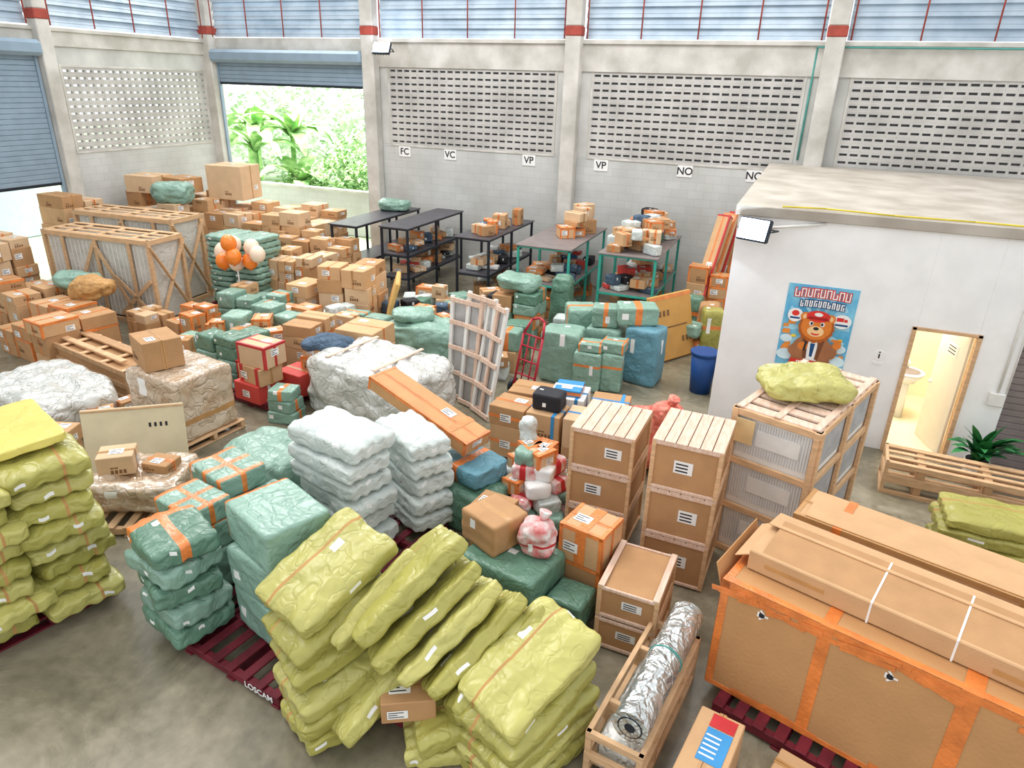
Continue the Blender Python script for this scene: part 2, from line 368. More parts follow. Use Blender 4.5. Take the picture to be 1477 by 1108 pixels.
def scatter(name,x0,x1,y0,y1,z,n,seed,smin=.15,smax=.4,hmax=.25,kinds=('card','teal','white','orange','dark'),maxh=.45):
    rnd=random.Random(seed); mb=MB()
    placed=[]
    for i in range(n):
        a=rnd.uniform(smin,smax); b=rnd.uniform(smin,smax); c=rnd.uniform(.08,hmax)
        x=rnd.uniform(x0+a/2,max(x0+a/2,x1-a/2)); y=rnd.uniform(y0+b/2,max(y0+b/2,y1-b/2)); r=max(a,b)/2
        zz=z
        for (px,py,pr,pz) in placed:
            if math.hypot(px-x,py-y)<(pr+r)*.7: zz=max(zz,pz)
        if zz>z+maxh: continue
        placed.append((x,y,r,zz+c))
        M=T(x,y,zz,rnd.uniform(0,90)); k=rnd.choice(kinds)
        if k=='card': carton(mb,M,a,b,c,rnd.choice([card1,card2,card3]),rnd.choice([tapeT,tapeO]),rnd)
        elif k=='orange': carton(mb,M,a,b,c,card1,tapeO,rnd,edge=tapeO)
        elif k=='teal': parcel(mb,M,a,b,c,teal,i+seed,None,n=7)
        elif k=='dark': parcel(mb,M,a,b,c,rnd.choice([ink,denim,tealD]),i+seed,None,n=7)
        elif k=='red': parcel(mb,M,a,b,c,pinkB,i+seed,tapeR,n=8)
        elif k=='blue': carton(mb,M,a,b,c,rnd.choice([blueC,label,redC]),None,rnd)
        else: parcel(mb,M,a,b,c,whiteS,i+seed,None,n=7)
    return mb.finish(name)
def sack(name,x,y,z,L=1.05,W=.62,H=.25,yaw=0,pitch=0,roll=0,m=olive,seed=0,pil=.35,lab=2,seam=oliveS,droop=0):
    mb=MB(); n=26
    bands=[(1,.34,.39,seam)] if seam else []
    mb.soft(T(x,y,z,yaw,pitch,roll),L,W,H,m,p=9,n=n,wr=.012,seed=seed,bands=bands,pillow=pil,freq=2.6,lab=lab,droop=droop)
    return mb.finish(name)
# ============================================================ ROOM
FY=18.5; LX=-18.0
mb=MB(); mb.face([(-18.4,-5,0),(14,-5,0),(14,19,0),(-18.4,19,0)],floorM); mb.finish('floor')
mb=MB(); mb.face([(-70,19,-.03),(30,19,-.03),(30,90,-.03),(-70,90,-.03)],grass); mb.face([(-70,-10,-.03),(-18.4,-10,-.03),(-18.4,19,-.03),(-70,19,-.03)],grass); mb.finish('outdoor_ground')
mb=MB()
mb.bx(-12,12.5,FY,FY+.2,0,3.45,blockM)
for b in(-12,-6,0,6):
    mb.bx(b,b+.5,FY,FY+.2,3.45,5.5,concW); mb.bx(b+5.5,b+6,FY,FY+.2,3.45,5.5,concW)
mb.bx(-12,12.5,FY-.05,FY+.2,5.5,6.15,concB)
mb.bx(-12,12.5,FY-.12,FY+.2,6.13,6.22,concB)
mb.bx(-18.2,-12,FY-.02,FY+.2,5.75,6.22,concB)
mb.finish('wall_back')
def vent(name,M,w,h,nx,ny,back):
    mb=MB(); cw=w/nx; ch=h/ny; t=.09
    for i in range(nx):
        for j in range(ny):
            x0=i*cw;x1=x0+cw;z0=j*ch;z1=z0+ch; a=cw*.13;b=ch*.35
            A=(x0+a,z0+b);B=(x1-a,z1-b)
            def F(p,mm=ventM): mb.face(p,mm,M)
            F([(x0,0,z0),(x1,0,z0),(B[0],0,A[1]),(A[0],0,A[1])]);F([(x1,0,z0),(x1,0,z1),(B[0],0,B[1]),(B[0],0,A[1])])
            F([(x1,0,z1),(x0,0,z1),(A[0],0,B[1]),(B[0],0,B[1])]);F([(x0,0,z1),(x0,0,z0),(A[0],0,A[1]),(A[0],0,B[1])])
            F([(A[0],0,A[1]),(B[0],0,A[1]),(B[0],t,A[1]),(A[0],t,A[1])]);F([(A[0],0,B[1]),(A[0],t,B[1]),(B[0],t,B[1]),(B[0],0,B[1])])
            F([(A[0],0,A[1]),(A[0],t,A[1]),(A[0],t,B[1]),(A[0],0,B[1])]);F([(B[0],0,A[1]),(B[0],0,B[1]),(B[0],t,B[1]),(B[0],t,A[1])])
        if i: mb.box(M@Matrix.Translation((i*cw,-.001,h/2)),.008,.004,h,concB,.001)
    for j in range(1,ny): mb.box(M@Matrix.Translation((w/2,-.001,j*ch)),w,.004,.008,concB,.001)
    if back: mb.face([(0,t,0),(w,t,0),(w,t,h),(0,t,h)],slotShade,M)
    f=.05
    mb.box(M@Matrix.Translation((w/2,.02,-f/2)),w+2*f,.06,f,concB); mb.box(M@Matrix.Translation((w/2,.02,h+f/2)),w+2*f,.06,f,concB)
    mb.box(M@Matrix.Translation((-f/2,.02,h/2)),f,.06,h,concB); mb.box(M@Matrix.Translation((w+f/2,.02,h/2)),f,.06,h,concB)
    return mb.finish(name)
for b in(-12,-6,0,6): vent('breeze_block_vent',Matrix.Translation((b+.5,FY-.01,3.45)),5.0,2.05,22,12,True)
mb=MB()
mb.bx(LX-.2,LX,13.0,18.5,0,3.2,blockM); mb.bx(LX-.2,LX,13.0,13.4,3.2,5.25,concW); mb.bx(LX-.2,LX,18.1,18.5,3.2,5.25,concW)
mb.bx(LX-.2,LX,13.0,18.5,5.25,5.75,concW)
mb.bx(LX-.2,LX+.05,-2,18.5,5.72,6.1,concB); mb.bx(LX-.2,LX+.1,-2,18.5,6.06,6.14,concB)
mb.bx(LX-.2,LX,-2,6.0,0,5.75,concW)
mb.finish('wall_left')
vent('breeze_block_vent',Matrix.Translation((LX+.01,13.4,3.2))@Matrix.Rotation(RAD(90),4,'Z'),4.7,2.05,21,12,False)
def pillar(x0,x1,y0,y1):
    mb=MB(); mb.bx(x0,x1,y0,y1,0,6.3,concB,.02); mb.bx(x0-.01,x1+.01,y0-.01,y1+.01,6.3,6.52,rust,.02); mb.bx(x0,x1,y0,y1,6.52,8.6,concB,.02); mb.finish('concrete_pillar')
for x in(-12,-6,0,6): pillar(x-.2,x+.2,FY-.32,FY-.02)
pillar(LX-.1,LX+.3,FY-.3,FY+.1); pillar(LX-.05,LX+.28,12.8,13.15)
def louver(name,p0,p1,z0,z1):
    mb=MB(); p0=Vector(p0);p1=Vector(p1); d=(p1-p0); L=d.length; u=d/L; nrm=Vector((u.y,-u.x))
    yaw=math.degrees(math.atan2(u.y,u.x)); z=z0
    c=(p0+p1)/2
    while z<z1:
        M=Matrix.Translation((c.x,c.y,z+.12))@Matrix.Rotation(RAD(yaw),4,'Z')@Matrix.Rotation(RAD(68),4,'X')
        mb.box(M,L-.05,.25,.008,louM,.002); mb.box(M@Matrix.Translation((0,.12,.012)),L-.05,.01,.035,louM,.002)
        mb.box(M@Matrix.Translation((0,-.02,.008)),L-.05,.03,.014,louM,.002); z+=.235
    k=int(L/1.2)
    for i in range(k+1):
        q=p0+u*(.1+(L-.2)*i/k); mb.rod((q.x+nrm.x*.14,q.y+nrm.y*.14,z0),(q.x+nrm.x*.14,q.y+nrm.y*.14,z1),.018,rust)
    mb.finish(name)
for i,b in enumerate((-18,-12,-6,0,6)): louver('window_%d'%(i+1),(b+.2,FY+.05),(b+5.8,FY+.05),6.24,8.5)
louver('window_6',(LX-.05,13.2),(LX-.05,18.3),6.18,8.5)
louver('window_7',(LX-.05,6.5),(LX-.05,12.8),6.18,8.5)
def roller(name,M,w,ztop,zbot):
    mb=MB(); z=ztop
    while z>zbot+.01:
        mb.box(M@Matrix.Translation((0,0,z-.06)),w,.03,.113,rollM,.018); mb.box(M@Matrix.Translation((0,.01,z-.06)),w,.01,.12,blueS,.001); z-=.12
    mb.box(M@Matrix.Translation((0,-.12,ztop+.16)),w+.25,.36,.36,rollM,.08)
    mb.box(M@Matrix.Translation((0,0,zbot-.03)),w,.06,.07,blackM)
    for s_ in(-1,1): mb.box(M@Matrix.Translation((s_*(w/2+.04),0,ztop/2)),.08,.1,ztop,rollM)
    return mb.finish(name)
roller('door_1',Matrix.Translation((-15.0,FY-.05,0)),5.3,5.55,4.97)
roller('door_2',Matrix.Translation((LX+.05,9.6,0))@Matrix.Rotation(RAD(90),4,'Z'),6.2,5.5,2.5)
# ---- office box
BX0,BX1,BY=-.9,9.5,11.27
mb=MB()
D0,D1,DH=1.84,2.64,2.02
mb.bx(BX0,D0,BY,BY+.12,0,3.45,whiteW); mb.bx(D0,D1,BY,BY+.12,DH,3.45,whiteW); mb.bx(D1,3.2,BY,BY+.12,0,3.45,whiteW); mb.bx(3.2,5.2,BY,BY+.12,2.0,3.45,whiteW); mb.bx(5.2,BX1,BY,BY+.12,0,3.45,whiteW)
mb.bx(BX0,BX0+.12,BY+.12,18.45,0,3.45,whiteW)
mb.finish('wall_office')
mb=MB(); mb.bx(BX0-.05,BX1,BY-.06,18.4,3.45,3.6,roofC,.01); mb.finish('ceiling_office_slab')
mb=MB()
mb.bx(1.0,1.08,BY+.13,14,0,2.6,creamW); mb.bx(3.1,3.18,BY+.13,14,0,2.6,creamW); mb.bx(1.0,3.18,13.9,14,0,2.6,creamW); mb.bx(1.0,3.18,BY+.13,14,2.6,2.68,creamW); mb.bx(1.08,3.1,BY+.13,13.9,.0,.02,creamW)
mb.finish('wall_bathroom')
mb=MB()
for a,b in((D0-.05,D0+.01),(D1-.01,D1+.05)): mb.bx(a,b,BY-.03,BY+.14,0,DH+.05,wood)
mb.bx(D0-.05,D1+.05,BY-.03,BY+.14,DH,DH+.05,wood)
M=T(D1-.03,BY+.16,0,109)
leafD_=mat('door_leaf',(238,232,218),.5,.02)
mb.box(M@Matrix.Translation((.36,0,1.0)),.74,.04,1.96,leafD_); mb.sphere(M@Matrix.Translation((.66,.05,1.0)),.03,.03,.03,whiteM,8)
mb.box(M@Matrix.Translation((.36,.024,1.65)),.3,.004,.2,label,.001)
for q in range(3): mb.box(M@Matrix.Translation((.36,.028,1.6+.05*q)),.2,.004,.014,ink,.001)
mb.finish('door_3')
mb=MB()
sx_,sy_=2.14,12.75
mb.rod((sx_,sy_,0.02),(sx_,sy_,.7),.08,porc,14,.06); mb.rod((sx_,sy_,.68),(sx_,sy_,.84),.13,porc,20,.24); mb.rod((sx_,sy_,.84),(sx_,sy_,.87),.25,porc,20); mb.rod((sx_,sy_,.868),(sx_,sy_,.873),.19,greyT,20)
mb.rod((sx_,sy_+.2,.87),(sx_,sy_+.2,1.0),.02,whiteM); mb.rod((sx_,sy_+.2,1.0),(sx_,sy_+.05,.98),.015,whiteM); mb.finish('pedestal_sink')
mb=MB(); mb.bx(1.95,2.35,13.86,13.89,1.3,1.75,mat('mirror_glass',(200,214,220),.05,.01,metal=.9)); mb.finish('wall_mirror')
mb=MB()
z=2.0
while z>.05: mb.box(Matrix.Translation((4.2,BY+.06,z-.05)),2.0,.03,.095,greyT,.012); z-=.1
mb.finish('door_4')
mb=MB(); mb.rod((1.45,BY,1.55),(1.45,BY-.01,1.55),.085,label,24); mb.box(Matrix.Translation((1.45,BY-.012,1.54)),.02,.004,.07,ink); mb.rod((1.45,BY-.009,1.6),(1.45,BY-.014,1.6),.012,ink,10); mb.bx(1.38,1.52,BY-.01,BY,1.4,1.45,label); mb.finish('restroom_sign')
for x,t in((-11.07,'FC'),(-9.58,'VC'),(-7.17,'VP'),(-5.13,'VP'),(-2.94,'NO'),(-1.26,'NO')):
    mb=MB(); mb.bx(x-.19,x+.19,FY-.02,FY-.005,3.12,3.4,label,.002); o=mb.finish('paper_sign')
    text('letters',t,Matrix.Translation((x,FY-.024,3.26))@Matrix.Rotation(RAD(90),4,'X'),.25,ink,o)
mb=MB(); mb.rod((-.35,FY-.04,3.7),(-.35,FY-.04,6.1),.025,pipeG); mb.rod((-.35,FY-.16,6.1),(8,FY-.16,6.1),.02,pipeG); mb.finish('wall_pipe')
mb=MB()
pts=[(-.3,BY-.02,3.62),(.3,BY+.05,3.63),(1.2,BY-.01,3.62),(2.2,BY+.04,3.62),(3.4,BY,3.62),(5,BY,3.62)]
for a,b in zip(pts,pts[1:]): mb.rod(a,b,.012,pipeY)
mb.finish('yellow_cable')
mb=MB(); mb.rod((3.08,BY-.02,1.2),(3.08,BY-.02,3.4),.018,whiteM); mb.bx(2.98,3.18,BY-.06,BY,1.05,1.25,whiteM,.01); mb.rod((3.18,BY-.02,1.2),(3.18,BY-.02,3.0),.01,whiteM); mb.finish('conduit_with_switch')
def flood(name,x,y,z,yaw,tilt,arm):
    mb=MB(); M=T(x,y,z,yaw)@Matrix.Rotation(RAD(tilt),4,'X')
    mb.box(M,.5,.09,.34,blackM,.02); mb.box(M@Matrix.Translation((0,-.05,0)),.45,.02,.29,lampE,.004)
    for i in range(6): mb.box(M@Matrix.Translation((-.2+.08*i,.07,0)),.02,.06,.28,blackM,.003)
    for s_ in(-1,1): mb.beam(M@Vector((s_*.27,0,0)),M@Vector((s_*.27,.2,.05)),.03,.02,blackM)
    mb.beam(M@Vector((-.27,.2,.05)),M@Vector((.27,.2,.05)),.03,.02,blackM)
    mb.rod(M@Vector((0,.2,.05)),arm,.022,whiteM)
    ob=mb.finish(name)
    l=bpy.data.lights.new(name+'_beam','AREA'); l.shape='RECTANGLE'; l.size=.42; l.size_y=.26; l.energy=90; l.color=(.72,.84,1)
    lo=bpy.data.objects.new('lamp_beam',l); COL.objects.link(lo); lo.parent=ob; lo.matrix_parent_inverse=Matrix.Translation(-ob.location)
    lo.matrix_basis=M@Matrix.Translation((0,-.08,0))@Matrix.Rotation(RAD(90),4,'X')
flood('flood_light',-11.3,FY-.65,5.95,10,-35,(-11.85,FY-.33,5.85))
flood('flood_light',-.62,BY-.35,3.3,-25,-15,(.35,BY,3.42))
# ---- poster
def poster():
    px0,px1,z0,z1=0.0,1.0,1.18,2.5
    mb=MB(); mb.bx(px0,px1,BY-.008,BY-.001,z0,z1,mat('poster_blue',(84,172,216),.4,.1,3,rgb2=(140,208,232)),.001)
    lay=[0]
    def disc(cx,cz,rx,rz,m,n=28):
        lay[0]+=1; y=BY-.009-.0003*lay[0]
        mb.face([(cx+rx*math.cos(2*math.pi*i/n),y,cz+rz*math.sin(2*math.pi*i/n)) for i in range(n)],m)
    def quad(p,m):
        lay[0]+=1; y=BY-.009-.0003*lay[0]; mb.face([(a,y,b) for a,b in p],m)
    fur=mat('bear_fur_print',(222,128,52),.5,.05,20); furD=mat('bear_fur_dark_print',(176,92,36),.5); furL=mat('bear_muzzle_print',(244,204,150),.5); suit=mat('bear_suit_print',(166,110,74),.5); yl=mat('poster_yellow',(250,215,70),.5); rd=mat('poster_red',(220,56,48),.5); dk=mat('poster_navy',(30,78,130),.5); wt=label
    orp=mat('poster_orange',(240,150,64),.5); ray=mat('poster_ray',(168,222,242),.5); cl=mat('poster_cloud',(214,238,248),.5); lap=mat('bear_lapel_print',(120,74,48),.5)
    for a in range(0,360,30):
        r=.6; a1=RAD(a);a2=RAD(a+11)
        quad([(.5,1.85),(.5+r*.78*math.cos(a1),1.85+r*math.sin(a1)),(.5+r*.78*math.cos(a2),1.85+r*math.sin(a2))],ray)
    rnd=random.Random(4)
    for i in range(20):
        cx=rnd.choice([rnd.uniform(.06,.24),rnd.uniform(.76,.94)]); cz=rnd.uniform(1.42,1.95); s_=rnd.uniform(.03,.06)
        quad([(cx-s_,cz-s_*.7),(cx+s_,cz-s_*.5),(cx+s_*.9,cz+s_*.7),(cx-s_*.8,cz+s_*.6)],rnd.choice([orp,cl,orp,yl]))
    for cx,cz,s_ in((.1,1.62,.09),(.88,1.55,.1),(.13,1.36,.13),(.87,1.34,.13)): disc(cx,cz,s_,s_*.7,cl)
    for row,(zc,h,a,b,m1,n) in enumerate(((2.37,.13,.1,.9,wt,9),(2.21,.1,.2,.84,wt,10))):
        w=(b-a)/n
        for pas,mm,g in((0,dk if row else rd,.012),(1,m1,0)):
            for i in range(n):
                x0=a+i*w+.008; x1=a+(i+1)*w-.01; st=.017; z_=zc+.02*math.sin(math.pi*(i+.5)/n)
                quad([(x0-g,z_-h/2-g),(x0+st+g,z_-h/2-g),(x0+st+g,z_+h/2+g),(x0-g,z_+h/2+g)],mm)
                quad([(x1-st-g,z_-h/2-g),(x1+g,z_-h/2-g),(x1+g,z_+h*(.5 if i%3 else .1)+g),(x1-st-g,z_+h*(.5 if i%3 else .1)+g)],mm)
                if i%2: quad([(x0-g,z_+h/2-st-g),(x1+g,z_+h/2-st-g),(x1+g,z_+h/2+g),(x0-g,z_+h/2+g)],mm)
                else: quad([(x0-g,z_-h/2-g),(x1+g,z_-h/2-g),(x1+g,z_-h/2+st+g),(x0-g,z_-h/2+st+g)],mm)
    disc(.17,2.02,.11,.11,wt); disc(.17,2.05,.055,.045,rd); quad([(.1,1.96),(.24,1.96),(.24,1.99),(.1,1.99)],dk)
    disc(.84,2.0,.13,.11,wt); quad([(.76,2.0),(.86,2.0),(.86,2.06),(.76,2.06)],rd); quad([(.865,2.0),(.92,2.0),(.91,2.045),(.865,2.045)],rd); quad([(.75,1.93),(.93,1.93),(.93,1.96),(.75,1.96)],dk)
    disc(.5,1.48,.3,.26,suit); quad([(.21,1.3),(.79,1.3),(.74,1.6),(.26,1.6)],suit)
    quad([(.41,1.32),(.59,1.32),(.56,1.66),(.44,1.66)],wt); quad([(.48,1.38),(.52,1.38),(.535,1.6),(.465,1.6)],dk)
    quad([(.39,1.34),(.44,1.34),(.42,1.68),(.34,1.66)],lap); quad([(.61,1.34),(.56,1.34),(.58,1.68),(.66,1.66)],lap)
    disc(.26,1.46,.1,.1,suit); disc(.36,1.54,.075,.065,fur); disc(.78,1.5,.08,.12,suit); disc(.84,1.62,.06,.065,fur)
    for i in range(4): disc(.80+.026*i,1.68,.014,.033,fur)
    quad([(.37,1.47),(.405,1.47),(.415,1.62),(.385,1.62)],ink); disc(.4,1.66,.035,.045,ink)
    for i in range(16):
        a=2*math.pi*i/16; disc(.5+.2*math.cos(a),1.86+.19*math.sin(a),.06,.06,furD)
    disc(.32,2.02,.07,.07,fur); disc(.68,2.02,.07,.07,fur); disc(.32,2.02,.038,.038,furL); disc(.68,2.02,.038,.038,furL)
    disc(.5,1.87,.22,.205,fur); disc(.5,1.80,.12,.085,furL); disc(.5,1.845,.04,.027,ink); disc(.42,1.92,.03,.036,wt); disc(.58,1.92,.03,.036,wt); disc(.425,1.92,.018,.025,ink); disc(.575,1.92,.018,.025,ink); disc(.5,1.77,.06,.032,rd); disc(.5,1.785,.06,.02,furL)
    disc(.5,2.04,.17,.09,rd); quad([(.33,1.985),(.67,1.985),(.62,2.03),(.38,2.03)],mat('poster_dark_red',(170,34,34),.5)); disc(.5,2.07,.06,.03,wt)
    quad([(.18,1.2),(.82,1.2),(.78,1.32),(.22,1.32)],rd)
    yb=BY-.009-.0003*lay[0]-.002
    ob=mb.finish('bear_poster')
    text('banner_text','PT Cargo',Matrix.Translation((.5,yb,1.26))@Matrix.Rotation(RAD(90),4,'X'),.1,wt,ob)
poster()
# ============================================================ garden outside
def leaf(mb,base,yaw,L,w,lift,m,droop=1.2,n=7):
    d=Vector((math.cos(yaw),math.sin(yaw),0)); s_=Vector((-d.y,d.x,0)); p=Vector(base); a=lift; prev=None
    for i in range(n+1):
        t=i/n; ww=w*math.sin(math.pi*min(1,t*.93+.06))**.7/2
        c=[p+s_*ww+Vector((0,0,ww*.25)),p.copy(),p-s_*ww+Vector((0,0,ww*.25))]
        if prev:
            mb.face([prev[0],prev[1],c[1],c[0]],m,smooth=True); mb.face([prev[1],prev[2],c[2],c[1]],m,smooth=True)
        prev=c; st=L/n; p=p+(d*math.cos(a)+Vector((0,0,1))*math.sin(a))*st; a-=droop/n*1.6
def banana(x,y,h,seed):
    rnd=random.Random(seed); mb=MB(); mb.rod((x,y,0),(x+.1,y,h),.16,leafM,10,.09)
    for i in range(11): leaf(mb,(x+.1,y,h-.1),i*2.4+rnd.random(),rnd.uniform(1.8,2.6),rnd.uniform(.45,.65),rnd.uniform(.5,1.35),leafM,rnd.uniform(.9,1.5))
    mb.finish('banana_plant')
for i,(x,y,h) in enumerate(((-20.4,22.6,2.5),(-19.6,23.9,3.0),(-22.2,24.8,3.0),(-23.9,26.2,2.8),(-18.6,22.9,1.2))): banana(x,y,h,i)
def bush(name,clumps,n,size,m,seed):
    rnd=random.Random(seed); mb=MB()
    for (cx,cy,cz,r,rz) in clumps:
        for i in range(n):
            a=rnd.uniform(0,6.28); b=math.acos(rnd.uniform(-1,1)); k=rnd.uniform(.6,1)
            p=(cx+r*k*math.sin(b)*math.cos(a),cy+r*k*math.sin(b)*math.sin(a),max(.05,cz+rz*k*math.cos(b)))
            leaf(mb,p,rnd.uniform(0,6.28),size*rnd.uniform(.7,1.4),size*.4,rnd.uniform(-.2,1),m,1.0,3)
    mb.finish(name)
bush('garden_shrub',[(-15.2,22.8,1.2,1.1,1.3),(-16.8,22.9,1.3,1.1,1.4),(-14.2,23.5,1.2,1.2,1.3),(-18.4,23,.9,1,1.1),(-16.2,23.8,1.9,1.2,1.5)],420,.32,leafM,3)
bush('garden_tree',[(-16,27,2.2,1.8,2.2),(-19,28.5,2.4,2.4,2.4),(-23,30,2.6,2.6,2.6),(-27,31,2.6,2.6,2.6),(-15.5,32,2.4,3,2.4),(-21,38,2.5,4,2.6),(-29,40,2.5,4,2.6)],420,.7,leafP,5)
mb=MB(); mb.bx(-21,-11,20.9,21.05,0,1.5,blockM); mb.bx(-21.1,-11,20.85,21.1,1.5,1.58,concB); mb.finish('garden_wall')
mb=MB(); mb.bx(-24,-23.8,2,16,0,4.5,mat('neighbour_blue_wall',(196,214,228),.8,.04)); mb.finish('neighbouring_wall')
# ============================================================ WORK TABLES
def table(name,x0,x1,y0,y1,h,fm,tm,shelves=(.5,)):
    mb=MB(); t=.055
    for x in(x0+t/2,x1-t/2):
        for y in(y0+t/2,(y0+y1)/2,y1-t/2): mb.box(Matrix.Translation((x,y,h/2)),t,t,h,fm,.004)
    for z in[h]+[h*s_ for s_ in shelves]:
        for x in(x0+t/2,x1-t/2): mb.box(Matrix.Translation((x,(y0+y1)/2,z-.03)),t*.8,y1-y0,.05,fm,.004)
        for y in(y0+t/2,y1-t/2): mb.box(Matrix.Translation(((x0+x1)/2,y,z-.03)),x1-x0,t*.8,.05,fm,.004)
        mb.box(Matrix.Translation(((x0+x1)/2,(y0+y1)/2,z)),x1-x0+(.06 if z==h else -.04),y1-y0+(.06 if z==h else -.04),.03,tm,.004)
    return mb.finish(name)
TH=1.75
table('work_table',-11.15,-10.35,14.8,18.0,TH,blackM,blackT,(.45,))
table('storage_rack',-9.75,-8.95,14.95,18.0,1.8,blackM,blackT,(.62,.3))
table('work_table',-7.65,-6.75,15.0,17.9,TH,blackM,blackT,(.5,))
table('work_table',-6.0,-4.7,14.9,17.9,TH,greenM,greyT,(.5,))
table('work_table',-4.05,-2.75,15.0,17.9,TH,greenM,greyT,(.5,))
scatter('parcel_pile',-4.0,-2.8,15.1,17.8,TH+.02,80,11,.2,.42,.3,('card','orange','card','white','card','orange','dark'))
scatter('parcel_pile',-5.5,-4.75,16.0,17.8,TH+.02,18,12,.25,.5,.35,('card','orange','card'))
scatter('parcel_pile',-7.6,-6.8,15.2,17.7,TH+.02,11,13,.2,.4,.4,('card','orange','card','dark'),.1)
mb=MB(); mb.soft(T(-10.75,17.3,TH+.16,20),.9,.6,.3,teal,p=4,n=14,wr=.03,seed=6); mb.finish('teal_sack')
for i,(a,b,c,d,z,n) in enumerate(((-4.0,-2.8,15.1,17.8,.9,45),(-5.95,-4.75,15,17.8,.9,45),(-7.6,-6.8,15.1,17.8,.9,40),(-9.7,-9,15.1,17.9,1.14,14),(-9.7,-9,15.1,17.9,.56,14))):
    scatter('parcel_pile',a,b,c,d,z,n,20+i,.18,.42,.22,('card','card','white','orange','dark','blue'),.2)
for i,(a,b,c,d) in enumerate(((-4.0,-2.8,15.1,17.8),(-5.95,-4.75,15,17.8),(-7.6,-6.8,15.1,17.8))): scatter('parcel_pile',a,b,c,d,0,50,30+i,.25,.5,.35,('teal','card','orange','white'),.35)
# ============================================================ REAR LEFT STACKS
box_stack('cardboard_box_stack',-13.5,15.6,3.2,2.2,2.0,0,'card',0,41,.62,.25)
box_stack('cardboard_box_stack',-16.2,14.6,2.4,2.2,2.2,0,'card',0,42,.62,.3)
mb=MB(); carton(mb,T(-14.9,15.6,2.0,8),1.1,.9,.9,card3,tapeT,random.Random(3)); mb.finish('cardboard_box')
mb=MB(); carton(mb,T(-16.9,14.5,2.15,8),.9,.8,.45,card3,tapeT,random.Random(3)); carton(mb,T(-16.1,14.9,2.15,-8),.8,.7,.4,card2,tapeT,random.Random(5)); mb.finish('cardboard_box_pair')
mb=MB(); mb.soft(T(-15.4,13.9,2.3,20),1.0,.8,.55,teal,p=3,n=16,wr=.035,seed=3); mb.finish('teal_sack')
box_stack('cardboard_box_stack',-17.2,12.3,1.0,1.1,2.3,0,'card',0,43,.7,.05)
box_stack('cardboard_box_stack',-16.9,9.6,1.6,1.6,1.9,0,'card',0,44,.6,.2)
panG=mat('wrapped_panel_side',(190,188,180),.3,.08,3,spec=.7,crumple=.2,crease=.3,coat=.4,rgb2=(210,208,200))
def panel_crate(name,x,y,yaw,w,d,h):
    mb=MB(); M=T(x,y,0,yaw)
    mb.box(M@Matrix.Translation((0,0,h*.5+.03)),w-.16,d-.16,h-.12,panG,.03)
    for k in range(24): mb.box(M@Matrix.Translation((-w/2+.15+(w-.3)*k/23,-d/2+.075,h*.5)),.02,.012,h-.3,whiteM,.002)
    frame_crate(mb,M,w,d,h,wood,.08,False)
    hx=w/2;hy=d/2
    for k in(-.5,0,.5):
        mb.box(M@Matrix.Translation((k*w*.62,-hy+.02,h/2)),.09,.035,h,wood)
        mb.box(M@Matrix.Translation((k*w*.62,0,h)),.09,d,.03,wood)
    for a,b in(((-hx*.62,.1),(0,h*.92)),((hx*.62,.1),(0,h*.92)),((hx*.3,h*.1),(hx*.95,h*.55)),((hx*.95,h*.1),(hx*.3,h*.55))):
        mb.beam(M@Vector((a[0],-hy-.02,a[1])),M@Vector((b[0],-hy-.02,b[1])),.03,.09,wood)
    for a,b in((-hy,hy),(hy,-hy)): mb.beam(M@Vector((hx+.01,a,.1)),M@Vector((hx+.01,b,h-.1)),.09,.03,wood)
    for i in range(4): mb.box(M@Matrix.Translation((0,-hy+.1+(d-.2)*i/3,h+.01)),w,.09,.025,wood)
    return mb.finish(name)
panel_crate('wooden_crate',-14.2,10.95,4,3.0,1.0,1.9)
panel_crate('wooden_crate',-15.0,12.35,4,3.0,1.0,2.05)
mb=MB(); rnd=random.Random(9)
z=.14
while z<1.75:
    for k in(-1,1): mb.soft(T(-12.1+k*.36+rnd.uniform(-.03,.03),12.7,z+.07,rnd.uniform(-6,6)),.72,1.0,.15,teal,p=6,n=9,wr=.01,seed=rnd.randrange(99),pillow=.2,lab=2)
    z+=.135
mb.finish('teal_parcel_stack'); pallet('pallet',-12.1,12.7,0,1.4,1.1)
box_stack('cardboard_box_stack',-11.0,13.3,1.4,1.2,1.45,5,'card',0,45,.5,.3)
box_stack('cardboard_box_stack',-11.6,14.5,2.6,.8,1.6,0,'card',0,46,.5,.3)
box_stack('cardboard_box_stack',-9.0,12.6,1.2,1.2,1.5,10,'card',0,47,.6,.15)
box_stack('parcel_stack',-9.9,12.1,.6,.7,1.2,-5,'card',0,48,.6,.1)
box_stack('parcel_stack',-10.6,11.3,1.3,1.0,1.0,5,'mix',0,49,.5,.3)
box_stack('parcel_stack',-9.4,10.9,1.0,1.0,1.1,-8,'mix',0,50,.45,.4)
box_stack('parcel_stack',-9.4,9.3,1.1,.9,.95,-8,'teal',0,51,.5,.3)
box_stack('parcel_stack',-11.2,10.1,.9,.7,.9,-8,'orange',0,52,.45,.3)
box_stack('parcel_stack',-12.3,10.0,.7,.7,.7,-8,'card',0,53,.45,.3)
scatter('parcel_pile',-10.8,-8.7,9.6,10.4,0,40,140,.25,.5,.35,('teal','card','orange','white'),.6)
scatter('parcel_pile',-10.8,-9.9,8.6,9.6,0,16,141,.25,.5,.35,('teal','card','orange'),.5)
scatter('parcel_pile',-9.2,-8.0,11.4,12.0,0,24,142,.25,.5,.35,('teal','card','orange','white'),.6)
scatter('parcel_pile',-9.7,-8.7,7.9,8.7,0,22,143,.2,.45,.28,('card','dark','orange','teal'),.4)
scatter('parcel_pile',-9.6,-9.0,6.3,7.5,0,20,146,.2,.4,.28,('card','white','dark'),.4)
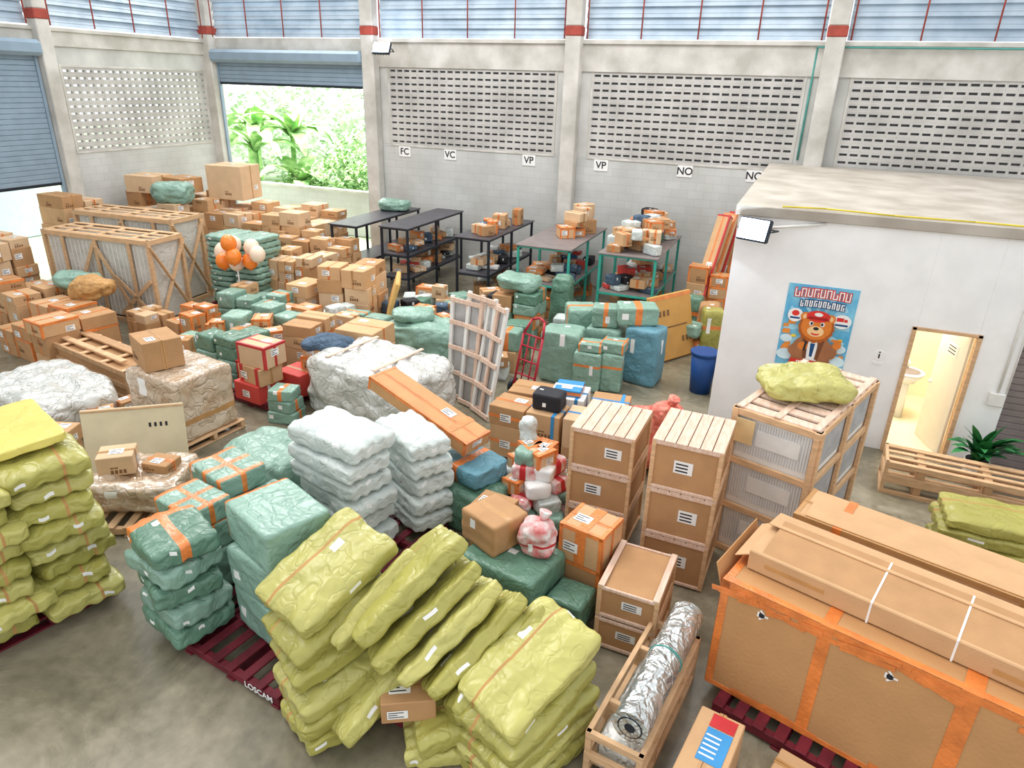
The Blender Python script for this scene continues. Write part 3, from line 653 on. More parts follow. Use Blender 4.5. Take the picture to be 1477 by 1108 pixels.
mb=MB(); mb.box(T(-8.0,12.7,.85,-60,0,72),1.1,.8,.1,mat('kraft_yellow',(212,172,104),.6),.03); mb.finish('padded_envelope')
mb=MB(); rnd=random.Random(2)
for i,(dx,dz,m) in enumerate(((-.5,0,whiteB),(-.2,.22,whiteB),(.1,.05,orangeB),(.0,.33,orangeB),(.35,.22,whiteB),(.3,-.08,orangeB),(.55,.1,whiteB),(-.3,-.12,orangeB),(-.05,-.15,whiteB))):
    M=T(-11.4+dx,11.7+rnd.uniform(-.2,.2),1.5+dz); r=.17 if dx>-.4 else .22; mb.sphere(M,r,r,r*1.12,m,12); mb.rod(M@Vector((0,0,-r*1.1)),M@Vector((0,0,-r*1.25)),.01,m,6,.03)
mb.rod((-11.4,11.7,.02),(-11.4,11.7,1.5),.015,whiteM); mb.finish('balloon_cluster')
box_stack('orange_taped_box_stack',-13.2,8.6,2.0,1.4,.95,-10,'orange',0,54,.62,.4)
box_stack('orange_taped_box_stack',-14.9,9.3,1.2,1.1,1.1,-10,'orange',0,55,.6,.3)
mb=MB(); mb.soft(T(-13.2,9.5,1.1,30),.8,.6,.45,mat('brown_bag',(186,142,88),.6,.15,6,crumple=.4,crease=.4),p=3,n=14,wr=.04,seed=7); mb.finish('brown_bag')
mb=MB(); mb.soft(T(-14.0,9.8,1.1,30),.9,.6,.35,teal,p=3,n=14,wr=.04,seed=8); mb.finish('cloth_bundle')
mb=MB(); M=T(-11.7,8.15,0,-11); frame_crate(mb,M,3.6,.75,.55,woodD,.07,True,card2)
for k in range(6): mb.box(M@Matrix.Translation((-1.7+.68*k,0,.56)),.09,.75,.03,wood)
mb.box(M@Matrix.Translation((0.2,.2,.6)),3.0,.16,.04,woodD); mb.box(M@Matrix.Translation((-.2,-.15,.6)),3.2,.12,.04,wood); mb.finish('long_wooden_crate')
mb=MB(); mb.soft(T(-10.6,6.55,.34,-12),2.2,1.35,.68,greyF,p=5,n=40,wr=.045,seed=12,freq=1.8); mb.finish('plastic_wrapped_bundle')
pallet('wooden_pallet',-8.35,7.1,-6,1.25,1.15,wood)
mb=MB(); mb.soft(T(-8.35,7.1,.14+.5,-6),1.15,1.02,1.0,wrapF,p=20,n=22,wr=.012,seed=4,freq=2.6,bands=[(2,-.42,-.3,tapeT)],lab=2); mb.finish('shrink_wrapped_box')
mb=MB(); carton(mb,T(-8.6,7.0,1.15,-25),.62,.55,.45,card2,tapeT,random.Random(8)); mb.finish('cardboard_box')
mb=MB(); M=T(-8.05,5.95,.47,38,0,0)@Matrix.Rotation(RAD(-14),4,'X'); mb.box(M,1.3,.03,.95,mat('cream_board',(216,204,172),.6,.06,3)); mb.box(M@Matrix.Translation((0,-.02,.45)),1.3,.02,.03,wood); mb.box(M@Matrix.Translation((0,-.02,-.45)),1.3,.02,.03,wood)
for q in range(4): mb.box(M@Matrix.Translation((.2+.07*q,-.018,.2)),.03,.004,.06,ink,.001)
mb.finish('leaning_board')
pallet('wooden_pallet',-7.1,5.2,25,1.3,1.1,wood)
mb=MB(); mb.soft(T(-7.2,5.3,.36,25),1.15,.95,.42,wrapF,p=8,n=24,wr=.035,seed=14,freq=2.5,lab=2); carton(mb,T(-7.45,5.2,.55,40),.42,.36,.26,card3,tapeT,random.Random(3)); carton(mb,T(-7.0,5.45,.55,10),.36,.3,.12,card2,tapeO,random.Random(9)); mb.finish('shrink_wrapped_bundle')
box_stack('cardboard_box_stack',-9.05,5.25,.8,.7,.75,20,'card',0,56,.4,.3)
pallet('pallet',-8.05,8.75,-8,1.2,1.1)
mb=MB()
carton(mb,T(-8.05,8.35,.14,-8),.6,.45,.32,redC,label,random.Random(1)); carton(mb,T(-7.6,8.9,.14,-8),.55,.5,.4,redC,tapeT,random.Random(2)); carton(mb,T(-8.45,8.9,.14,-8),.5,.6,.45,card2,tapeR,random.Random(3),edge=tapeR)
carton(mb,T(-7.98,8.4,.46,-12),.58,.45,.3,card1,tapeT,random.Random(4),rings=((0,-.2,.08,tapeR),(0,.2,.08,tapeR)))
carton(mb,T(-7.95,8.45,.76,-5),.62,.48,.38,card3,tapeR,random.Random(5),edge=tapeR)
mb.finish('red_white_carton_stack')
mb=MB(); parcel(mb,T(-7.25,8.1,.0,10),.5,.4,.2,teal,5); parcel(mb,T(-7.25,8.1,.2,0),.45,.38,.2,teal,6); parcel(mb,T(-7.25,8.1,.4,14),.42,.36,.18,teal,7); mb.finish('teal_parcel_stack')
box_stack('cardboard_box_stack',-7.1,9.25,.9,.7,.95,0,'orange',0,57,.5,.1)
mb=MB(); mb.soft(T(-7.15,9.25,1.03,20),.85,.65,.22,denim,p=3.5,n=16,wr=.04,seed=18,pillow=.3,droop=.12); mb.finish('denim_jacket')
box_stack('cardboard_box_stack',-7.0,10.1,.9,.8,1.2,0,'card',0,58,.7,.05)
box_stack('parcel_stack',-8.4,10.3,.7,.9,1.0,0,'mix',0,59,.5,.3)
box_stack('parcel_stack',-7.9,11.3,1.0,.7,.9,0,'mix',0,61,.45,.3)
mb=MB(); mb.soft(T(-6.5,11.3,.45,10),1.4,1.0,.9,teal,p=5,n=22,wr=.035,seed=23); mb.soft(T(-6.7,11.3,.98,30),.8,.6,.2,teal,p=5,n=14,wr=.02,seed=24,pillow=.3); mb.finish('teal_sack_heap')
mb=MB(); mb.soft(T(-5.95,8.95,.53,-10),2.2,1.5,1.06,greyF,p=7,n=40,wr=.04,seed=30,freq=1.6)
for k in(-.6,.4): mb.box(T(-5.95,8.95,1.085,-10)@Matrix.Translation((k,0,0)),.07,1.2,.02,woodP)
mb.finish('film_covered_load')
def uprights():
    mb=MB()
    for k,(x,y,yaw,lean,h,w) in enumerate(((-4.95,10.0,-14,4,1.85,.7),(-4.7,9.8,-22,7,2.0,.62),(-4.45,9.6,-34,10,1.95,.5))):
        M=T(x,y,0,yaw)@Matrix.Rotation(RAD(-lean),4,'X')
        for s_ in(-1,0,1): mb.box(M@Matrix.Translation((s_*w/2,0,h/2)),.075,.05,h,whiteM if s_ else woodP)
        for z in(.06,.5,.95,1.4,h-.06): mb.box(M@Matrix.Translation((0,-.03,z)),w+.06,.03,.08,woodP)
        mb.box(M@Matrix.Translation((0,.05,h/2)),w*.96,.03,h-.1,mat('grey_panel',(176,174,172),.5))
    mb.finish('slatted_crate_panels')
uprights()
mb=MB(); M=T(-4.05,10.5,0,-20)
def mp(*p): return M@Vector(p)
for s_ in(-1,1):
    mb.rod(mp(s_*.22,0,.12),mp(s_*.22,.25,1.15),.022,redM); mb.rod(mp(s_*.22,.25,1.15),mp(s_*.14,.38,1.4),.022,redM); mb.rod(mp(s_*.14,.38,1.4),mp(0,.42,1.44),.022,redM)
    mb.rod(mp(s_*.26,.12,.15),mp(s_*.33,.12,.15),.15,blackM,18); mb.rod(mp(s_*.22,.05,.3),mp(s_*.22,.2,.15),.015,redM)
mb.rod(mp(-.33,.12,.15),mp(.33,.12,.15),.018,redM)
for z in(.2,.45,.7,.95,1.15): y=.25*(z-.12)/1.03; mb.rod(mp(-.22,y,z),mp(.22,y,z),.016,redM)
for x in(-.08,.08): mb.rod(mp(x,.02,.2),mp(x,.25,1.15),.014,redM)
mb.box(M@Matrix.Translation((0,-.14,.03)),.5,.3,.02,redM); mb.finish('hand_trolley')
# ---- centre rear parcels
box_stack('parcel_stack',-5.3,13.4,1.0,.8,1.15,0,'mix',0,62,.45,.1)
mb=MB(); mb.soft(T(-5.3,13.4,1.32,0),.9,.7,.32,teal,p=4,n=14,wr=.03,seed=31,pillow=.3); mb.finish('teal_sack')
box_stack('parcel_stack',-5.1,12.0,1.0,.9,.8,0,'mix',0,63,.45,.4)
scatter('parcel_pile',-8.6,-5.9,12.4,14.7,0,130,64,.25,.5,.35,('teal','card','orange','white','card','dark'),.5)
scatter('parcel_pile',-6.4,-4.9,14.0,14.8,0,30,65,.25,.5,.4,('teal','card','orange'))
scatter('parcel_pile',-5.7,-4.4,10.9,11.5,0,20,144,.25,.45,.3,('teal','card','orange','white'),.4)
scatter('parcel_pile',-4.5,-3.3,13.0,13.6,0,20,145,.25,.45,.3,('teal','card','orange','white'),.6)
mb=MB(); mb.soft(T(-4.6,14.2,.68,0),.48,.48,1.35,tealD,p=5,n=16,wr=.02,seed=33); mb.finish('upright_teal_roll')
for i,(x,y,w,d,h,yw) in enumerate(((-3.75,11.8,.75,.6,1.0,5),(-3.15,11.6,.5,.45,.75,0),(-2.75,11.75,.38,.5,.75,8),(-2.3,12.35,.65,.55,1.1,-8),(-3.1,12.5,.7,.6,.95,0))):
    mb=MB(); mb.soft(T(x,y,h/2,yw),w,d,h,teal if i!=3 else blueS,p=16,n=16,wr=.01,seed=70+i,bands=[(2,.3,.42,tapeO)] if i in(1,2) else [],lab=3); mb.finish('teal_wrapped_box')
for i,(x,y,z,w,d,h) in enumerate(((-2.75,11.75,.75,.45,.42,.2),(-3.15,11.62,.75,.42,.4,.15),(-3.15,12.5,.95,.5,.4,.4),(-2.55,12.5,1.1,.75,.5,.35),(-3.7,12.75,0,.6,.6,1.2))):
    mb=MB(); parcel(mb,T(x,y,z,i*7),w,d,h,teal,80+i,tapeO,heavy=(i<2)); mb.finish('teal_parcel')
mb=MB(); M=T(-2.1,13.85,.68,60)@Matrix.Rotation(RAD(-14),4,'X')
kraft=mat('golden_kraft_cardboard',(204,154,86),.7,.06,3)
mb.box(M,1.25,.09,1.35,kraft,.01)
for x,z in((-.35,.3),(.3,-.3)):
    for k in range(3): mb.box(M@Matrix.Translation((x+.12*k,-.047,z)),.07,.004,.12,flap,.001)
mb.box(M@Matrix.Translation((0,-.047,0)),.9,.004,.03,flap,.001); mb.box(M@Matrix.Translation((0,-.048,.62)),1.25,.004,.06,tapeO,.001)
mb.finish('flat_cardboard_carton')
scatter('parcel_pile',-4.3,-1.3,13.9,14.9,0,60,66,.3,.5,.4,('teal','card','orange'))
for i,(x,y,h) in enumerate(((-1.9,15.3,1.0),(-1.5,15.0,.95),(-1.35,14.5,1.0))):
    mb=MB(); mb.soft(T(x,y,h/2,i*9),.45,.4,h,(tealD,card2,olive)[i],p=9,n=12,wr=.015,seed=90+i,bands=[(2,.1,.25,tapeO)],lab=2); mb.finish('upright_parcel')
box_stack('parcel_stack',-1.7,16.2,.9,.9,1.5,0,'orange',0,67,.45,.3)
mb=MB()
for k in range(4): 
    M=T(-1.45-.1*k,17.0-.28*k,1.35,75,62,0); carton(mb,M,2.6,.3,.18,(card1,card2,card3,card1)[k],tapeO,random.Random(k),edge=tapeR if k%2 else tapeO)
mb.finish('leaning_long_cartons')
mb=MB(); mb.rod((-1.2,12.35,0),(-1.2,12.35,.75),.19,binB,20,.24); mb.rod((-1.2,12.35,.75),(-1.2,12.35,.8),.26,binB,20); mb.finish('waste_bin')
mb=MB()
pallet('pallet',-2.7,8.75,-3,1.9,1.1)
for i,(x,y,z,w,d,h,m,t) in enumerate(((-3.4,8.5,.14,.5,.5,.5,card1,tapeO),(-3.4,8.5,.64,.55,.5,.3,card2,tapeO),(-2.85,8.45,.14,.5,.5,.42,card2,tapeT),(-2.85,8.45,.56,.5,.45,.4,card1,blueC),(-2.3,8.45,.14,.5,.5,.4,card1,tapeO),(-2.3,8.45,.54,.5,.5,.45,card3,blueC),(-3.35,9.1,.14,.6,.5,.8,card2,tapeT),(-2.75,9.1,.14,.55,.55,.85,label,blueC),(-2.1,9.05,.14,.55,.55,.85,card2,blueC),(-2.75,9.1,.99,.4,.4,.1,blueC,label))):
    carton(mb,T(x,y,z,i*1.3-4),w,d,h,m,t,random.Random(i),rings=((0,w*.3,.05,blueC),) if t is blueC else ((2,0,.05,tapeO),))
mb.finish('carton_row')
mb=MB(); parcel(mb,T(-2.85,8.5,.97,0),.42,.32,.24,ink,4,None,n=8); mb.finish('black_bag_parcel')
mb=MB(); mb.soft(T(-1.45,9.25,.45,20),1.0,.8,.9,redB,p=3.2,n=20,wr=.04,seed=41); mb.soft(T(-1.3,9.1,.95,50),.5,.4,.3,redB,p=2.5,n=12,wr=.04,seed=42); mb.rod((-1.25,9.1,1.05),(-1.2,9.08,1.2),.05,redB,8,.09); mb.finish('red_mesh_sack')
mb=MB(); rnd=random.Random(51)
pallet('pallet',-2.55,7.2,-5,1.0,1.1)
for lvl in range(5):
    r=.48-.09*lvl
    for k in range(8-lvl):
        a=k*6.28/(8-lvl)+lvl; x=-2.55+r*math.cos(a)*.95; y=7.2+r*math.sin(a)*.9; m=rnd.choice([whiteS,pinkB,whiteS,card1,card3,label,teal])
        if m in(card1,card3): carton(mb,T(x,y,.14+lvl*.18,rnd.uniform(0,90)),.3,.24,.19,m,tapeO,rnd,edge=tapeO)
        else: mb.soft(T(x,y,.24+lvl*.18,rnd.uniform(0,90)),.32,.26,.2,m,p=5,n=8,wr=.015,seed=rnd.randrange(99),bands=[(0,-.2,.2,tapeR)] if m is pinkB else [],lab=1)
mb.soft(T(-2.75,7.4,1.12,0),.24,.22,.42,whiteS,p=2.6,n=10,wr=.03,seed=9); mb.finish('small_parcel_heap')
# ============================================================ wooden framed cartons
def crate_tier(name,x,y,z,w,d,h,yaw,slats=4,seed=0,top=woodP,sw=.12):
    mb=MB(); M=T(x,y,z,yaw); rnd=random.Random(seed)
    mb.box(M@Matrix.Translation((0,0,h/2)),w-.05,d-.05,h-.03,card2)
    t=.045
    for s_ in(-1,1):
        mb.box(M@Matrix.Translation((0,s_*(d/2-.012),h-.02)),w,.024,.04,top); mb.box(M@Matrix.Translation((0,s_*(d/2-.012),.02)),w,.024,.04,top)
        mb.box(M@Matrix.Translation((s_*(w/2-.012),0,h-.03)),.024,d-.05,.06,wood); mb.box(M@Matrix.Translation((s_*(w/2-.012),0,.03)),.024,d-.05,.06,wood)
        for q in(-1,1): mb.box(M@Matrix.Translation((s_*(w/2-.02),q*(d/2-.02),h/2)),t,t,h,wood)
    for i in range(slats):
        xx=-w/2+sw/2+(w-sw)*i/(slats-1); mb.box(M@Matrix.Translation((xx,0,h+.008)),sw,d,.018,top,.002)
    lx=rnd.uniform(-.2,.05)
    mb.face([(lx,-d/2+.02,h*.4),(lx+.2,-d/2+.02,h*.4),(lx+.2,-d/2+.02,h*.66),(lx,-d/2+.02,h*.66)],label,M)
    for q in range(3): mb.face([(lx+.02,-d/2+.018,h*(.44+.07*q)),(lx+.15,-d/2+.018,h*(.44+.07*q)),(lx+.15,-d/2+.018,h*(.47+.07*q)),(lx+.02,-d/2+.018,h*(.47+.07*q))],ink,M)
    return mb.finish(name)
for k in range(3):
    crate_tier('framed_carton_crate',-1.65,7.32,.02+k*.52,.76,.86,.5,-1,6,k,sw=.118)
    crate_tier('framed_carton_crate',-.66,7.03,.02+k*.59,.74,.86,.57,-2,6,k+5,sw=.115)
for k in range(2): crate_tier('framed_carton_crate',-.88,5.72,.02+k*.38,.6,.8,.36,-2,2,k+9,sw=.06)
mb=MB(); M=T(.46,8.37,0,-19)
W_,D_,H_=.95,2.0,1.9
mb.box(M@Matrix.Translation((0,0,H_/2)),W_-.06,D_-.06,H_-.06,whiteM,.02)
for k in range(4):
    z=.04+k*(H_-.08)/3
    for s_ in(-1,1):
        mb.box(M@Matrix.Translation((0,s_*D_/2,z)),W_+.05,.04,.08,wood); mb.box(M@Matrix.Translation((s_*W_/2,0,z)),.04,D_+.05,.08,wood)
for s_ in(-1,1):
    for q in(-1,0,1): mb.box(M@Matrix.Translation((s_*(W_/2+.01),q*(D_/2-.04),H_/2)),.05,.08,H_,wood)
    for q in(-1,1): mb.box(M@Matrix.Translation((q*(W_/2-.02),s_*(D_/2+.01),H_/2)),.06,.05,H_,wood)
fin=mat('panel_fin_grey',(190,192,194),.5)
for k in range(3):
    z0=.14+k*.6
    for q in range(28): mb.box(M@Matrix.Translation((-W_/2+.07+q*.03,-D_/2+.028,z0+.23)),.008,.01,.42,fin,.001)
    mb.box(M@Matrix.Translation((.05,-D_/2+.022,z0+.25)),.5,.01,.2,whiteM)
    for q in range(50): mb.box(M@Matrix.Translation((W_/2-.028,-D_/2+.1+q*.037,z0+.23)),.01,.01,.42,fin,.001)
mb.box(M@Matrix.Translation((-.33,-D_/2-.03,H_-.25)),.24,.01,.3,mat('plywood',(216,186,136),.6))
for q in range(9): mb.box(M@Matrix.Translation((0,-D_/2+.09+(D_-.18)*q/8,H_)),W_,.15,.03,woodP)
for q in(-1,0,1): mb.box(M@Matrix.Translation((q*(W_/2-.05),0,H_+.02)),.08,D_,.02,woodP)
mb.finish('slatted_panel_crate')
mb=MB(); mb.soft(T(.38,8.25,2.06,20),1.0,.8,.28,olive2,p=4,n=26,wr=.03,seed=5,pillow=.4)
for k in range(5): mb.soft(T(.28+.02*k,7.88+.02*k,2.03,20+k*25),.2,.07,.07,olive2,p=3,n=6,wr=.01,seed=k)
mb.finish('olive_sack')
# ============================================================ plant
mb=MB(); rnd=random.Random(6)
mb.rod((3.0,10.9,0),(3.0,10.9,.3),.13,label,20,.17); mb.rod((3.0,10.9,.3),(3.0,10.9,.31),.15,ink,20)
for i in range(40): leaf(mb,(3.0+rnd.uniform(-.05,.05),10.9+rnd.uniform(-.05,.05),.28),rnd.uniform(3.3,6.1),rnd.uniform(.45,.75),rnd.uniform(.12,.18),rnd.uniform(.9,1.57),leafD,rnd.uniform(.3,.9),6)
mb.finish('potted_plant')
mb=MB(); M=T(2.95,10.1,0,-3)
for lvl in range(2):
    z=lvl*.25
    frame_crate(mb,M@Matrix.Translation((0,0,z)),2.5,.62,.24,wood,.05,False,None,4)
    for q in(-.33,0,.33): mb.box(M@Matrix.Translation((q*2.4,0,z+.12)),.1,.6,.2,woodD)
mb.finish('empty_wooden_crate')
for k in range(4):
    sack('olive_sack',2.85+.05*(k%2),8.42+.02*k,.23+k*.155,1.5,.7,.175,-4+((k*37)%7),0,0,olive,100+k,.5,3)
for k in range(3): sack('olive_sack',4.3,8.2+.02*k,.23+k*.145,1.3,.7,.175,-8+((k*37)%7),0,0,olive,106+k,.5,3)
pallet('pallet',2.85,8.45,0,1.4,.7)
# ============================================================ big carton right front
mb=MB(); M=T(1.62,5.2,.14,-17)
bigC=mat('big_carton_cardboard',(192,144,96),.7,.06,2,.15,30)
carton(mb,M,3.25,.98,1.17,bigC,None,random.Random(1),lab=False,marks=False,edge=tapeO,ew=.07,rings=((0,-.75,.1,tapeO),(0,.25,.13,tapeO),(0,1.1,.1,tapeO)))
C=M@Matrix.Translation((0,0,1.17/2))
mb.box(C@Matrix.Translation((0,-.4905,-.56)),3.25,.006,.05,tapeO,.001)
for x in(-1.25,-.25,1.0):
    mb.rod(C@Vector((x,-.488,.40)),C@Vector((x,-.497,.40)),.025,ink,12)
    for q in range(4): mb.box(C@Matrix.Translation((x+.03*math.cos(q*1.57),-.493,.40+.03*math.sin(q*1.57)))@Matrix.Rotation(q*.8,4,'Y'),.05,.004,.016,label,.001)
rnd=random.Random(8)
for q in range(26): mb.box(C@Matrix.Translation((rnd.uniform(-1.6,1.6),-.4925-.0004*q,rnd.choice([-.53,.5,.5])+rnd.uniform(-.03,.03)))@Matrix.Rotation(rnd.uniform(-.25,.25),4,'Y'),rnd.uniform(.15,.5),.003,.05,tapeO,.001)
mb.box(C@T(-1.64,0,.45,0,0,0)@Matrix.Rotation(RAD(-18),4,'Y'),.012,.9,.5,bigC,.003); mb.box(C@T(-1.66,-.2,.5,0)@Matrix.Rotation(RAD(-18),4,'Y'),.012,.4,.3,tapeO,.003)
mb.finish('large_cardboard_carton')
mb=MB(); C=T(1.62,5.28,1.43,-18)@Matrix.Rotation(RAD(2),4,'X'); mb.box(C,3.0,.66,.2,card1,.01)
for x,m_,w_ in((-.5,label,.016),(0.1,label,.016),(.9,label,.016)):
    mb.box(C@Matrix.Translation((x,0,0)),w_,.668,.208,m_,.001); mb.box(C@T(x,-.05,.133,0,0,7),w_,.51,.004,m_,.001)
mb.box(C@T(0.05,-.05,.125,0,0,7),2.9,.5,.012,card2,.003)
mb.box(C@T(0.0,.22,.13,0,0,-9),3.0,.3,.012,card1,.003)
mb.box(C@T(-1.52,0,.02,0,30,0),.25,.6,.012,card1,.003)
mb.box(C@Matrix.Translation((-1.1,-.332,0)),.5,.004,.04,tapeT,.001); mb.box(C@Matrix.Translation((.7,-.332,-.02)),.7,.004,.05,tapeT,.001)
mb.finish('flat_long_carton')
mb=MB(); M=T(2.05,6.15,.14,-17); carton(mb,M,3.2,.6,1.3,card1,tapeT,random.Random(7),lab=False,marks=False,rings=((0,-1.2,.08,tapeO),(0,.3,.08,tapeT)),edge=tapeT)
mb.box(M@T(0,-.15,1.33,0,0,10),3.0,.25,.012,card1,.003); mb.finish('long_cardboard_carton')
pallet('pallet',.75,5.3,-17,1.2,1.05); pallet('pallet',2.3,4.95,-17,1.2,1.05,logo=True); pallet('pallet',1.9,6.2,-17,2.4,.6)
mb=MB(); carton(mb,T(.75,4.52,0,-17),.35,.3,.16,card1,tapeT,random.Random(2)); mb.finish('cardboard_box')
mb=MB(); M=T(-.52,4.62,0,-8); frame_crate(mb,M,.48,1.5,.5,wood,.05,True)
for q in(-.6,-.2,.2,.6): mb.box(M@Matrix.Translation((0,q,.06)),.46,.09,.03,wood)
for q in(-.35,.35): mb.box(M@Matrix.Translation((0,q,.25)),.48,.05,.5,wood)
mb.box(M@Matrix.Translation((0,0,.22)),.34,1.3,.34,greyF,.02); mb.finish('open_wooden_crate')
mb=MB(); a=Vector((-.53,3.95,.66));b=Vector((-.33,5.4,.66)); N_=26; RR=.145
d=(b-a).normalized(); rot=d.to_track_quat('Z','Y').to_matrix()
bi=len(mb.v); n=28
for i in range(N_+1):
    for j in range(n):
        an=2*math.pi*j/n; p=a+(b-a)*i/N_; r=RR+.008*noise.noise(Vector((i*.6,math.cos(an)*2,math.sin(an)*2)))
        mb.v.append(p+rot@Vector((r*math.cos(an),r*math.sin(an),0)))
k=mb.mi(foil)
for i in range(N_):
    for j in range(n): j2=(j+1)%n; mb.f.append((bi+i*n+j,bi+i*n+j2,bi+(i+1)*n+j2,bi+(i+1)*n+j)); mb.m.append(k); mb.sm.append(True)
mb.rod(a-d*.003,a+d*.002,RR,foil,28); mb.rod(a-d*.006,a,RR*.7,blackM,24); mb.rod(a-d*.008,a,RR*.62,foil,24); mb.rod(a-d*.010,a,RR*.3,blackM,16); mb.rod(b-d*.002,b+d*.003,RR,foil,24)
c=a+(b-a)*.55; mb.rod(c-d*.008,c+d*.008,RR+.008,pipeG,24); mb.finish('foil_insulation_roll')
mb=MB(); carton(mb,T(.06,4.15,0,-10),.36,.8,.48,card1,tapeT,random.Random(4),lab=False)
C=T(.06,4.15,.483,-10); mb.box(C@Matrix.Translation((.03,.05,0)),.2,.34,.003,blueC,.001); mb.box(C@Matrix.Translation((.03,.3,0)),.2,.14,.003,tapeR,.001)
for q in range(5): mb.box(C@Matrix.Translation((.0,-.06+.05*q,.003)),.12,.015,.003,label,.001)
mb.finish('printed_cardboard_box')
# ============================================================ centre-front parcels
pallet('pallet',-2.0,5.6,-10,1.2,1.1,logo=True)
mb=MB(); parcel(mb,T(-2.15,5.5,.14,-12),.9,.72,.6,tealD,201,None,n=18,p=14); mb.finish('green_wrapped_box')
mb=MB(); parcel(mb,T(-2.42,5.62,.74,-25),.52,.48,.36,card2,202,tapeT,n=14,p=22); mb.finish('tape_wrapped_box')
mb=MB(); mb.soft(T(-1.93,5.6,.93,0),.34,.3,.4,pinkB,p=4,n=16,wr=.02,seed=45,lab=2,bands=[(2,-.3,-.1,tapeR)]); mb.rod((-1.9,5.65,1.1),(-1.88,5.68,1.2),.03,pinkB,8,.07); mb.finish('red_white_plastic_bag')
mb=MB(); carton(mb,T(-1.46,5.95,.14,-12),.5,.46,.48,card2,tapeO,random.Random(3),edge=tapeO); carton(mb,T(-1.46,5.95,.62,-12),.5,.46,.42,card1,tapeO,random.Random(4),edge=tapeO,rings=((0,0,.12,tapeO),)); mb.finish('orange_taped_box_pair')
mb=MB(); parcel(mb,T(-1.48,5.43,.14,-8),.4,.4,.36,tealD,203,None,n=10); mb.finish('green_wrapped_box')
box_stack('cardboard_box_stack',-2.7,6.25,.5,.4,.7,-10,'card',0.0,204,.5,.0)
mb=MB(); mb.soft(T(-3.2,6.85,.32,-10),.9,.85,.6,tealD,p=9,n=18,wr=.02,seed=46); mb.finish('green_sack')
mb=MB(); mb.soft(T(-3.3,6.9,.74,-20),.75,.6,.26,blueS,p=9,n=14,wr=.015,seed=47,bands=[(0,-.1,.1,tapeO)]); mb.finish('blue_sack')
mb=MB(); M=T(-4.06,7.1,1.2,-15,-14)
carton(mb,M,1.75,.46,.19,cardO,tapeO,random.Random(5),edge=tapeO,rings=((0,.55,.1,tapeO),)); mb.finish('long_tilted_carton')
pallet('pallet',-4.25,6.0,-10,1.5,1.2)
for k in range(6):
    o=random.Random(k); sack('white_sack',-4.42+o.uniform(-.04,.04),5.75+o.uniform(-.03,.03),.27+k*.24,1.08,.66,.25,-14+o.uniform(-5,5),0,0,whiteS,300+k,.45,3,None)
    if k<5: sack('white_sack',-3.85+o.uniform(-.04,.04),6.45+o.uniform(-.03,.03),.27+k*.25,.95,.55,.26,-30+o.uniform(-5,5),0,0,whiteS,320+k,.45,3,None)
mb=MB(); mb.soft(T(-5.75,6.05,.45,-15),1.15,1.0,.9,teal,p=6,n=26,wr=.035,seed=48,freq=2); mb.finish('teal_sack')
# ============================================================ teal pallet (front-left)
pallet('pallet',-4.1,4.05,-8,1.3,1.1,logo=True); pallet('pallet',-5.25,4.75,-8,1.3,1.1)
for k in range(5):
    o=random.Random(k+5); mb=MB(); mb.soft(T(-4.98+o.uniform(-.05,.05),3.85,.25+k*.225,-20+o.uniform(-10,10)),.7,.62,.23,teal if k%2 else tealD,p=9,n=20,wr=.012,seed=400+k,lab=3,pillow=.35,bands=[(0,-1,-.6,tapeO),(1,-.15,.15,tapeO)] if k==4 else []); mb.finish('teal_sack')
for i,(x,y,z,w,d,h,hv) in enumerate(((-5.3,4.4,.14,.62,.55,.5,0),(-5.3,4.4,.64,.6,.55,.32,1),(-5.3,4.4,.96,.6,.5,.24,1),(-5.45,5.0,.14,.7,.6,.6,0),(-5.45,5.0,.74,.7,.6,.25,0),(-5.4,5.0,.99,.66,.55,.26,1),(-4.75,4.95,.14,.6,.5,.9,0),(-4.06,4.25,.14,.8,.68,.48,0),(-4.06,4.25,.62,.8,.68,.46,0),(-4.08,4.28,1.08,.82,.66,.42,2))):
    mb=MB()
    if hv==2: mb.soft(T(x,y,z+h/2,-22),w,d,h,teal,p=24,n=18,wr=.004,seed=500+i,bands=[(0,-1,-.88,tapeO)],lab=0)
    else: parcel(mb,T(x,y,z,-18+((i*13)%9)),w,d,h,teal,500+i,tapeO if hv or i in(4,8) else None,heavy=bool(hv),n=18)
    mb.finish('teal_wrapped_box')
